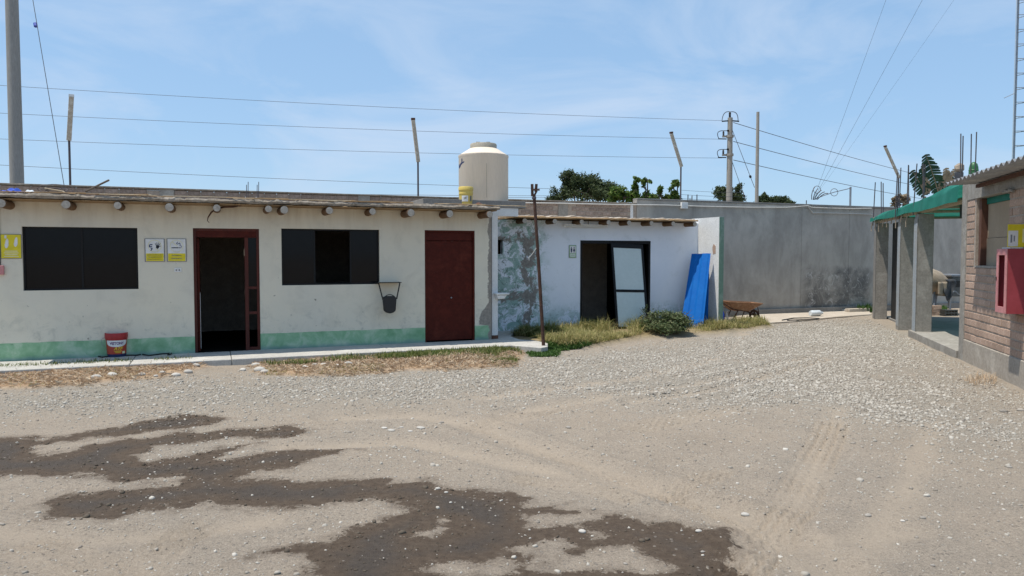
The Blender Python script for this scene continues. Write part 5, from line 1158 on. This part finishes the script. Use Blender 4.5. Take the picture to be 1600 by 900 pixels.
wo = wl.build('wheel', M['rust'], wbx, smooth=True); MB().tube([(.38,-.05,.147),(.38,.05,.147)], .02, 8).build('hub', M['rust'], wo); b = MB(); [b.bar((.38,0,.147),(.38+.1*math.cos(a),0,.147+.1*math.sin(a)),.02,.03) for a in (0,1.57,3.14,4.71)]; b.build('spoke', M['rust'], wo)
def gpl3(px, z): return [Vector((*G(x, y)[:2], z+gh(*G(x, y)[:2]))) for x, y in px]
pad = [tuple(G(x, y))[:2] for x, y in ((1150,496),(1200,491),(1290,486),(1358,488),(1362,493),(1310,497),(1240,504),(1196,507))]
bm9 = MB(); npd = len(pad); bm9.prism(pad, -.03, .045); bm9.build('cement_apron', M['paledirt'], None, bevel=.015, kind='structure')
def lay(name, pts, r, m, label, cat, z=.055): MB().tube([Vector((*G(x, y, z)[:2], z)) for x, y in pts], r, 6).build(name, m, None, smooth=True, label=label, cat=cat)
lay('garden_hose', [(1222,500),(1240,497),(1262,496.5),(1280,497.5),(1275,499),(1250,499.5),(1230,500.5)], .014, M['hose'], 'dark hose looped on the pale cement apron', 'hose', .06)
o = MB().tube([(0,0,.0),(.08,0,.0),(.085,0,.0),(.30,0,.0),(.36,0,.0),(.40,0,0)], [.07,.085,.08,.085,.04,.035], 14).build('plastic_jug', M['plasticclear'], None, smooth=True, label='cloudy white plastic jug lying at the foot of the grey wall', cat='jug'); gq = G(1266, 489.5, .13); o.location = (gq.x, gq.y, .13); o.rotation_euler[2] = R_(15)
o = MB().lathe([(.035,0),(.04,.02),(.04,.16),(.018,.2),(.018,.23)], 12).build('water_bottle', M['plasticclear'], None, smooth=True, label='clear drink bottle standing between the green wall end and wheelbarrow', cat='bottle'); gq = G(1136, 500); o.location = (gq.x, gq.y, gh(gq.x, gq.y)+.01)
gq = G(1130, 500); o = MB().lathe([(.035,0),(.04,.02),(.04,.15),(.018,.19),(.018,.22)], 12).build('water_bottle', M['bluecloth'], None, smooth=True, label='blue tinted bottle right against the green wall end', cat='bottle'); o.location = (gq.x, gq.y, gh(gq.x, gq.y)+.01)
gq = G(1340, 489); o = MB().box(-.42,.42,-.09,.09,0,.10).build('cement_kerb', M['paledirt'], None, bevel=.015, label='short pale kerb block beside the farthest shed column', cat='block'); o.location = (gq.x, gq.y, .04); o.rotation_euler[2] = ANG
gq = G(1286, 488); o = MB().box(-.16,.16,-.06,.06,0,.05).build('cement_offcut', M['slab'], None, bevel=.01, label='pale cement offcut lying right of the plastic jug', cat='block'); o.location = (gq.x+.7, gq.y, .045); o.rotation_euler[2] = .6

# ================================================================== vegetation
def blades(name, poly, N, hmin, hmax, m, wid=.006, lean=.5, clump=None, zoff=0, label=None, cat=None, hfun=None, seed=1):
    r = np.random.default_rng(seed); P = gpoly(poly); lo, hi = P.min(0), P.max(0); xs, ys = [], []
    while sum(map(len, xs)) < N:
        x = r.uniform(lo[0], hi[0], N*3); y = r.uniform(lo[1], hi[1], N*3); k = sdf(P, x, y) > 0
        if clump: k &= (vnoise(x+seed, y, clump) > -.08+.12*r.normal(size=len(x)))
        xs.append(x[k]); ys.append(y[k])
    x = np.concatenate(xs)[:N]; y = np.concatenate(ys)[:N]; z = gh(x, y)+zoff
    H = r.uniform(hmin, hmax, N)*(hfun(x, y) if hfun else 1); a = r.uniform(0, 2*math.pi, N); ln = np.abs(r.normal(0, lean, N))+.08
    dx, dy = np.cos(a), np.sin(a); px_, py_ = -dy, dx; w_ = wid*r.uniform(.6, 1.3, N)
    base = np.stack([x, y, z-.01], 1); mid = base+np.stack([dx*ln*H*.35, dy*ln*H*.35, H*.6], 1); tip = base+np.stack([dx*ln*H, dy*ln*H, H*np.clip(1-.35*ln, .3, 1)], 1)
    sd = np.stack([px_*w_, py_*w_, np.zeros(N)], 1)
    V = np.stack([base-sd, base+sd, mid+sd*.8, mid-sd*.8, tip+sd*.12, tip-sd*.12], 1).reshape(-1, 3)
    k = (np.arange(N)*6)[:, None]; Fq = np.stack([k+[0,1,2,3], k+[3,2,4,5]], 1).reshape(-1, 4)
    me = fastmesh(name, V, Fq); me.materials.append(m); o = bpy.data.objects.new(name, me); COL.objects.link(o); return tag(o, label, cat, kind='stuff')
def straw(name, poly, N, m, L0, L1, label, seed=3):
    r = np.random.default_rng(seed); P = gpoly(poly); lo, hi = P.min(0), P.max(0); x = r.uniform(lo[0], hi[0], N*6); y = r.uniform(lo[1]-.1, hi[1]+.05, N*6); k = sdf(P, x+.25*vnoise(x, y, 2)+.12*vnoise(x, y, 7), y+.35*vnoise(x+4, y, 2)+.18*vnoise(x, y+9, 7)) > .10*r.normal(size=N*6); k &= (vnoise(x, y, 4) > -.33); x, y = x[k][:N], y[k][:N]; N = len(x)
    z = gh(x, y)+r.uniform(.004, .03, N); a = r.uniform(0, 2*math.pi, N); L = r.uniform(L0, L1, N)/2; w_ = r.uniform(.0012, .0032, N); t = r.normal(0, .35, N)
    d = np.stack([np.cos(a)*L, np.sin(a)*L, t*L], 1); s_ = np.stack([-np.sin(a)*w_, np.cos(a)*w_, r.normal(0, .004, N)], 1); c = np.stack([x, y, z], 1)
    V = np.stack([c-d-s_, c+d-s_, c+d+s_, c-d+s_], 1).reshape(-1, 3); Fq = (np.arange(N)*4)[:, None]+np.array([0,1,2,3])
    me = fastmesh(name, V, Fq); me.materials.append(m); o = bpy.data.objects.new(name, me); COL.objects.link(o); return tag(o, label, 'straw', kind='stuff')
straw('dry_straw', BED[0], 8000, M['straw'], .03, .13, 'rusty brown dead grass covering the bed left of the entrance', 3); straw('dry_straw', BED[1], 14000, M['straw'], .03, .13, 'rusty brown dead grass covering the long bed right of the entrance', 4)
blades('bed_grass', [(-60,583),(0,580.5),(300,566.5),(300,570),(60,582),(-60,588)], 2600, .03, .13, M['grassgreen'], .006, .6, 2.4, label='green grass tufts along the kerb left of the entrance', cat='grass', seed=2)
blades('bed_grass', [(404,572),(600,559),(780,549),(812,551),(816,557),(780,558),(700,562),(560,567),(430,576)], 6500, .03, .14, M['grassgreen'], .006, .6, 2.2, label='green grass fringe along the kerb right of the entrance', cat='grass', seed=5)
blades('bed_grass', [(415,579),(600,572),(600,580),(480,587),(415,586)], 1500, .02, .06, M['grassdry'], .005, .7, 1.4, label='short yellowish grass on the front edge of the long bed', cat='grass', seed=6)
blades('bed_grass', [(690,563),(800,557),(812,562),(800,573),(700,576)], 2000, .03, .07, M['grassgreen'], .005, .7, 1.6, label='short green grass at the right end of the long bed', cat='grass', seed=7)
blades('bed_grass', BED[0], 700, .03, .08, M['grassdry'], .005, .7, 1.4, label='sparse dry grass among the straw left of the entrance', cat='grass', seed=8)
blades('bed_grass', [(640,568),(700,558),(760,550),(770,560),(700,570)], 1200, .05, .12, M['straw'], .006, .8, 2.2, label='dark brown dead tufts near the right end of the bed', cat='grass', seed=9)
hump = lambda x, y: np.clip(.8+1.5*vnoise(x, y, 1.3)+1.0*vnoise(x+5, y, 4.5), .22, 1.7)
blades('tall_weeds', [(803,529),(830,523),(905,509),(985,512),(1010,516),(1000,528),(930,541),(870,545),(850,541),(835,533)], 17000, .05, .27, M['grassdry'], .005, 1.0, 1.6, hfun=hump, label='half dry tall grass growing in front of the washroom doorway', cat='grass', seed=12)
blades('tall_weeds', [(800,527),(830,522),(890,513),(935,511),(925,524),(860,535),(830,533)], 9000, .05, .29, M['grassgreen'], .005, .9, 1.6, hfun=hump, label='greener tall grass at the foot of the peeling wall', cat='grass', seed=13)
blades('tall_weeds', [(1075,512),(1120,507),(1190,506),(1206,511),(1130,520),(1080,524)], 6500, .04, .24, M['grassdry'], .005, .8, 1.4, hfun=hump, label='low dry grass between the shrub and the wheelbarrow', cat='grass', seed=14)
blades('tall_weeds', [(1000,512),(1070,508),(1085,512),(1010,520)], 900, .1, .3, M['grassgreen'], .006, .5, 1.4, label='thin green weeds behind the round shrub', cat='grass', seed=15)
blades('tall_weeds', [(855,541),(905,536),(925,542),(870,549),(852,547)], 2600, .04, .10, M['creeper'], .010, 1.0, None, label='low green weeds spreading right of the rusty pole', cat='weeds', seed=16)
blades('tall_weeds', [(822,551),(850,547),(876,551),(870,557),(830,557)], 1200, .03, .08, M['creeper'], .010, 1.0, None, label='small green weed patch at the foot of the rusty pole', cat='weeds', seed=17)
blades('dry_tuft', [(1505,596),(1530,588),(1560,592),(1555,602),(1520,602)], 260, .03, .16, M['straw'], .0025, 1.0, None, label='dry tuft on the gravel before the brick wall', cat='grass', seed=18)
blades('wall_weeds', [(1336,484),(1362,483),(1362,489),(1340,489)], 700, .1, .32, M['creeper'], .013, .6, None, label='green weeds against the farthest shed column', cat='weeds', seed=19)
blades('wall_weeds', [(1452,486),(1478,484),(1480,489),(1454,490)], 700, .08, .22, M['creeper'], .013, .6, None, label='green weeds below the mixer', cat='weeds', seed=20)

def leafcloud(blobs, N, size, seed, up=.3, inner=.35):
    """leaf quads filling lumpy clumps"""
    r = np.random.default_rng(seed); V = []; vol = np.array([b_[3]*b_[4]*b_[5] for b_ in blobs]); pick = r.choice(len(blobs), N, p=vol**.8/np.sum(vol**.8))
    B = np.array([b_[:6] for b_ in blobs])[pick]; d = r.normal(size=(N, 3)); d /= np.linalg.norm(d, axis=1)[:, None]; rad = (inner+(1-inner)*r.random(N)**.5)
    c = B[:, :3]+d*B[:, 3:]*rad[:, None]*(1+.30*r.normal(size=(N, 1)).clip(-1.5, 2.2))
    nrm = d*.6+r.normal(size=(N, 3))*.7; nrm[:, 2] += up; nrm /= np.linalg.norm(nrm, axis=1)[:, None]
    t = np.cross(nrm, r.normal(size=(N, 3))); t /= np.linalg.norm(t, axis=1)[:, None]; b_ = np.cross(nrm, t); s_ = (size*r.uniform(.6, 1.35, N))[:, None]
    V = np.stack([c-t*s_, c+b_*s_*.42, c+t*s_, c-b_*s_*.42], 1).reshape(-1, 3); return V, (np.arange(N)*4)[:, None]+np.array([0,1,2,3])
def tree(name, px, Y, blobs_px, leaf, N, size, label, seed, gap=-.06, cat='tree', freq=1.0):
    x0 = atY(px, 320, Y).x; o = empty(name, (x0, Y, 0), 0, label, cat); rr = random.Random(seed); s_ = Y/F; r = np.random.default_rng(seed)
    tops = []; E = []
    for bx, by, rx, rz in blobs_px:
        c = atY(bx, by, Y)-o.location; c.y = rr.uniform(-.5, .5)*rx*s_; tops.append(c); E.append((c.x, c.y, c.z, rx*s_*1.08, rx*s_*.85, rz*s_*1.12))
    E = np.array(E); vol = E[:, 3]*E[:, 5]; M_ = N*4; pick = r.choice(len(E), M_, p=vol/vol.sum()); B = E[pick]
    d = r.normal(size=(M_, 3)); d /= np.linalg.norm(d, axis=1)[:, None]; rad = r.random(M_)**.45*(1+.16*r.normal(size=M_))
    c = B[:, :3]+d*B[:, 3:]*rad[:, None]
    k = (vnoise(c[:, 0]+.7*c[:, 1]+seed, c[:, 2]+.5*c[:, 1], freq*1.6) + .7*vnoise(c[:, 0]-.5*c[:, 1], c[:, 2]+.8*c[:, 1]+seed, freq*3.9)) > gap+.22*np.clip(rad-.55, 0, 1)
    c = c[k][:N]; d = d[k][:N]; n_ = len(c)
    nrm = d*.4+r.normal(size=(n_, 3))*.8; nrm[:, 2] += .35; nrm /= np.linalg.norm(nrm, axis=1)[:, None]
    t = np.cross(nrm, r.normal(size=(n_, 3))); t /= np.linalg.norm(t, axis=1)[:, None]; b_ = np.cross(nrm, t); sz_ = (size*r.uniform(.5, 1.5, n_))[:, None]
    V = np.stack([c-t*sz_, c+b_*sz_*.42, c+t*sz_, c-b_*sz_*.42], 1).reshape(-1, 3); Fq = (np.arange(n_)*4)[:, None]+np.array([0,1,2,3])
    me = fastmesh('crown', V, Fq); me.materials.append(leaf); cr_ = bpy.data.objects.new('crown', me); COL.objects.link(cr_); cr_.parent = o
    zt = min(t_.z for t_ in tops)*.6; tb = MB(); tb.tube([(0,0,-.2),(.05,0,zt*.5),(0,.05,zt)], [.15,.12,.09], 8)
    for t_ in tops: tb.tube(bez((0,.05,zt*.97), (t_.x*.4, 0, (zt+t_.z)/2), t_+Vector((0,0,.1)), 6), [.07-.009*i for i in range(7)], 6)
    for q_ in c[::max(1, n_//60)]:
        q_ = Vector(q_); t_ = min(tops, key=lambda u_: (u_-q_).length); tb.tube([t_, t_.lerp(q_, .6)+Vector((0,0,.06)), q_], [.028,.018,.007], 5)
    tb.build('trunk', M['bark'], o, smooth=True); return o
tree('broadleaf_tree', 905, 36, [(893,282,20,15),(925,288,18,14),(945,298,20,16),(880,300,18,14),(915,304,34,12),(957,306,14,10),(866,311,15,5)], M['treedark'], 15000, .065, 'dark green spreading tree behind the brick boundary wall', 21, -.12)
tree('broadleaf_tree', 1142, 46, [(1130,300,12,9),(1150,296,13,8),(1140,310,18,8),(1158,305,9,8),(1160,300,6,6)], M['treedark'], 5000, .08, 'dark tree with gaps right behind the power pole', 22, .0)
tree('broadleaf_tree', 1200, 44, [(1194,304,9,7),(1206,314,14,7),(1222,313,12,6),(1232,317,8,3),(1190,314,8,6)], M['treedark'], 4500, .08, 'low dark tree just right of the plain slim pole', 23, -.05)
for i, (px, blobs, lb) in enumerate(((970, [(966,302,14,11),(975,310,12,8),(958,312,8,5)], 'light green shrub nearest the dark tree'), (993, [(993,281,7,6),(993,296,6,10),(990,308,9,7)], 'tall light green shoot second from the dark tree'), (1011, [(1012,284,8,6),(1009,296,6,8),(1010,310,14,7)], 'yellowish topped light green shrub in the middle of its row'), (1036, [(1030,308,11,9),(1033,298,5,6),(1042,311,9,6)], 'short light green shrub left of the last lamp rod shrub'), (1056, [(1059,288,8,7),(1054,299,7,8),(1056,309,9,6)], 'light green shrub right beside the lamp rod'), (1080, [(1081,310,6,5),(1079,314,8,3)], 'smallest light green shrub behind the two thin posts'))):
    tree('leafy_shrub', px, 27, blobs, M['treelight'], 900 if i < 5 else 300, .075, lb, 31+i, -.05, 'shrub', 1.6)
tree('leafy_shrub', 1408, 25.5, [(1400,310,7,8),(1412,312,9,7),(1398,318,6,5)], M['bananadry'], 420, .08, 'dry beige bush behind the shed roof end', 51, -.05, 'shrub', 1.6)
# round shrub by the gravel
p = G(1040, 526); o = empty('round_shrub', (p.x, p.y+.2, gh(p.x, p.y+.2)), 0, 'low round grey green shrub at the edge of the gravel', 'shrub'); s_ = p.y/F
rr = random.Random(4); bl = []
for k in range(44):
    a = rr.uniform(0, 6.28); f = math.sqrt(rr.random())*.95; bl.append((f*34*s_*math.cos(a), f*.42*math.sin(a), .06+rr.uniform(.05, .40)*(1-.55*f*f), rr.uniform(.10,.17), rr.uniform(.10,.17), rr.uniform(.07,.13)))
V, Fq = leafcloud(bl, 7000, .028, 41, inner=.2); me = fastmesh('foliage', V, Fq); me.materials.append(M['shrub']); c = bpy.data.objects.new('foliage', me); COL.objects.link(c); c.parent = o
b = MB()
for q_ in bl: b.tube([(0,0,-.03), (q_[0]*.4, q_[1]*.4, q_[2]*.6), q_[:3]], [.012,.008,.004], 5)
for k in range(12): a = rr.uniform(0,6.28); b.tube([(.2*math.cos(a),.1*math.sin(a),.15), (.5*math.cos(a),.25*math.sin(a),rr.uniform(.4,.55))], [.005,.003], 4)
b.build('stems', M['bark'], o); o.scale = (1.22, 1.1, .95)
p = G(1012, 520); o = empty('leggy_weed', (p.x, p.y+.3, gh(p.x, p.y+.3)), 0, 'leggy upright weed sprouting left of the round shrub', 'plant')
V, Fq = leafcloud([(-.02,0,.42,.06,.06,.08),(.1,0,.3,.06,.06,.08),(-.1,0,.25,.06,.06,.06),(.03,0,.5,.04,.04,.06)], 160, .025, 43); me = fastmesh('foliage', V, Fq); me.materials.append(M['shrub']); c = bpy.data.objects.new('foliage', me); COL.objects.link(c); c.parent = o
b = MB(); [b.tube([(0,0,-.03),(x*.5,0,z*.6),(x,0,z)], .006, 4) for x, z in ((-.02,.45),(.1,.33),(-.1,.28),(.03,.55))]; b.build('stems', M['bark'], o)

# ================================================================== single stones
def stone_mesh(seed):
    bm = bmesh.new(); bmesh.ops.create_icosphere(bm, subdivisions=2, radius=1); r = random.Random(seed); ax = [Vector((r.gauss(0,1), r.gauss(0,1), r.gauss(0,1))).normalized() for _ in range(7)]; am = [r.uniform(.72, .95) for _ in ax]
    for v in bm.verts:
        for a, m_ in zip(ax, am):
            d = v.co.dot(a)
            if d > m_: v.co -= a*(d-m_)*.8
    me = bpy.data.meshes.new('stone'); bm.to_mesh(me); bm.free()
    for p in me.polygons: p.use_smooth = True
    return me
SM = [stone_mesh(i) for i in range(6)]; SMd = [m_.copy() for m_ in SM]
for m_ in SM: m_.materials.append(M['stone'])
for m_ in SMd: m_.materials.append(M['stonedk'])
def stone(px, py, wpx, label, k, dark=False, flat_=.55, group=None, grp='stones edging the beds'):
    g = G(px, py); r = wpx*g.y/F/2; o = bpy.data.objects.new('stone', (SMd if dark else SM)[k % 6]); COL.objects.link(o)
    zr = r*flat_; o.scale = (r, r*.72, zr); o.location = (g.x, g.y+r*.3, gh(g.x, g.y)+zr*.35); o.rotation_euler = (0, 0, random.uniform(-.6,.6)); tag(o, label, 'stone', grp); return o
ls = [(149,595,17),(174,593,18),(221,591,12),(243,591,8),(253,588,10),(274,588,15),(293,583,15),(306,576,12),(314,573,8)]
for i, (x, y, w_) in enumerate(ls): stone(x, y, w_, '%s pale stone from the left along the bed left of the entrance' % ORD[i], i)
rs_ = [(379,579,12),(399,573,15),(405,581,20),(413,584,14),(477,577,13),(491,574,11),(505,574,12),(527,574,8),(544,573,14)]
for i, (x, y, w_) in enumerate(rs_): stone(x, y, w_, '%s pale stone from the left around the bed right of the entrance' % ORD[i], i+3)
fs_ = [(600,669,11),(611,673,14),(641,674,9),(657,669,16),(627,667,8)]
for i, (x, y, w_) in enumerate(fs_): stone(x, y, w_, '%s flat pale stone of the sunken cluster in mid yard' % ORD[i], i+1, flat_=.3, grp='sunken stones in the yard')
misc = [(684,766,9,'pale stone lying uppermost in the wet patch',0),(697,771,7,'small pale stone just right of the uppermost in the wet patch',0),(704,787,6,'small pale stone below the pair in the wet patch',0),(910,833,14,'largest pale stone on the dry islet in the wet patch',0),(977,883,8,'grey stone on the pale ground at the bottom of the wet patch',1),(193,806,7,'grey stone on the lower rim of the left wet patch',1),
        (1092,835,11,'pale stone inside the right tip of the wet patch',0),(1098,864,7,'dark stone low in the right tip of the wet patch',1),(1357,807,13,'grey stone right of the tyre print',1),(1443,811,11,'flat grey stone far right of the tyre print',1),(1228,867,6,'small pale stone below the tyre print',0),(1458,883,8,'grey stone near the lower right corner',1),(1165,802,14,'flat pale stone left of the tyre print',0),(1570,641,14,'flat dark stone on the gravel below the brick wall',1),(1596,639,12,'flat dark stone at the right picture edge',1),(1238,604,10,'pale stone alone on the far gravel',0),(888,669,10,'dark pebble beside the faint tyre marks',1),(1578,731,9,'grey stone at the right edge of the bare dirt',1),(1411,815,8,'pale flat pebble between the two grey stones on the right',0),(690,657,8,'dark lump on the track in mid yard',1)]
for i, (x, y, w_, lb, dk) in enumerate(misc): stone(x, y, w_, lb, i, bool(dk), .5, grp='loose stones in the yard')
gq = G(1461, 487); stone(1461, 487, 11, 'pale boulder among weeds below the mixer', 2, flat_=.8, grp='loose stones in the yard')
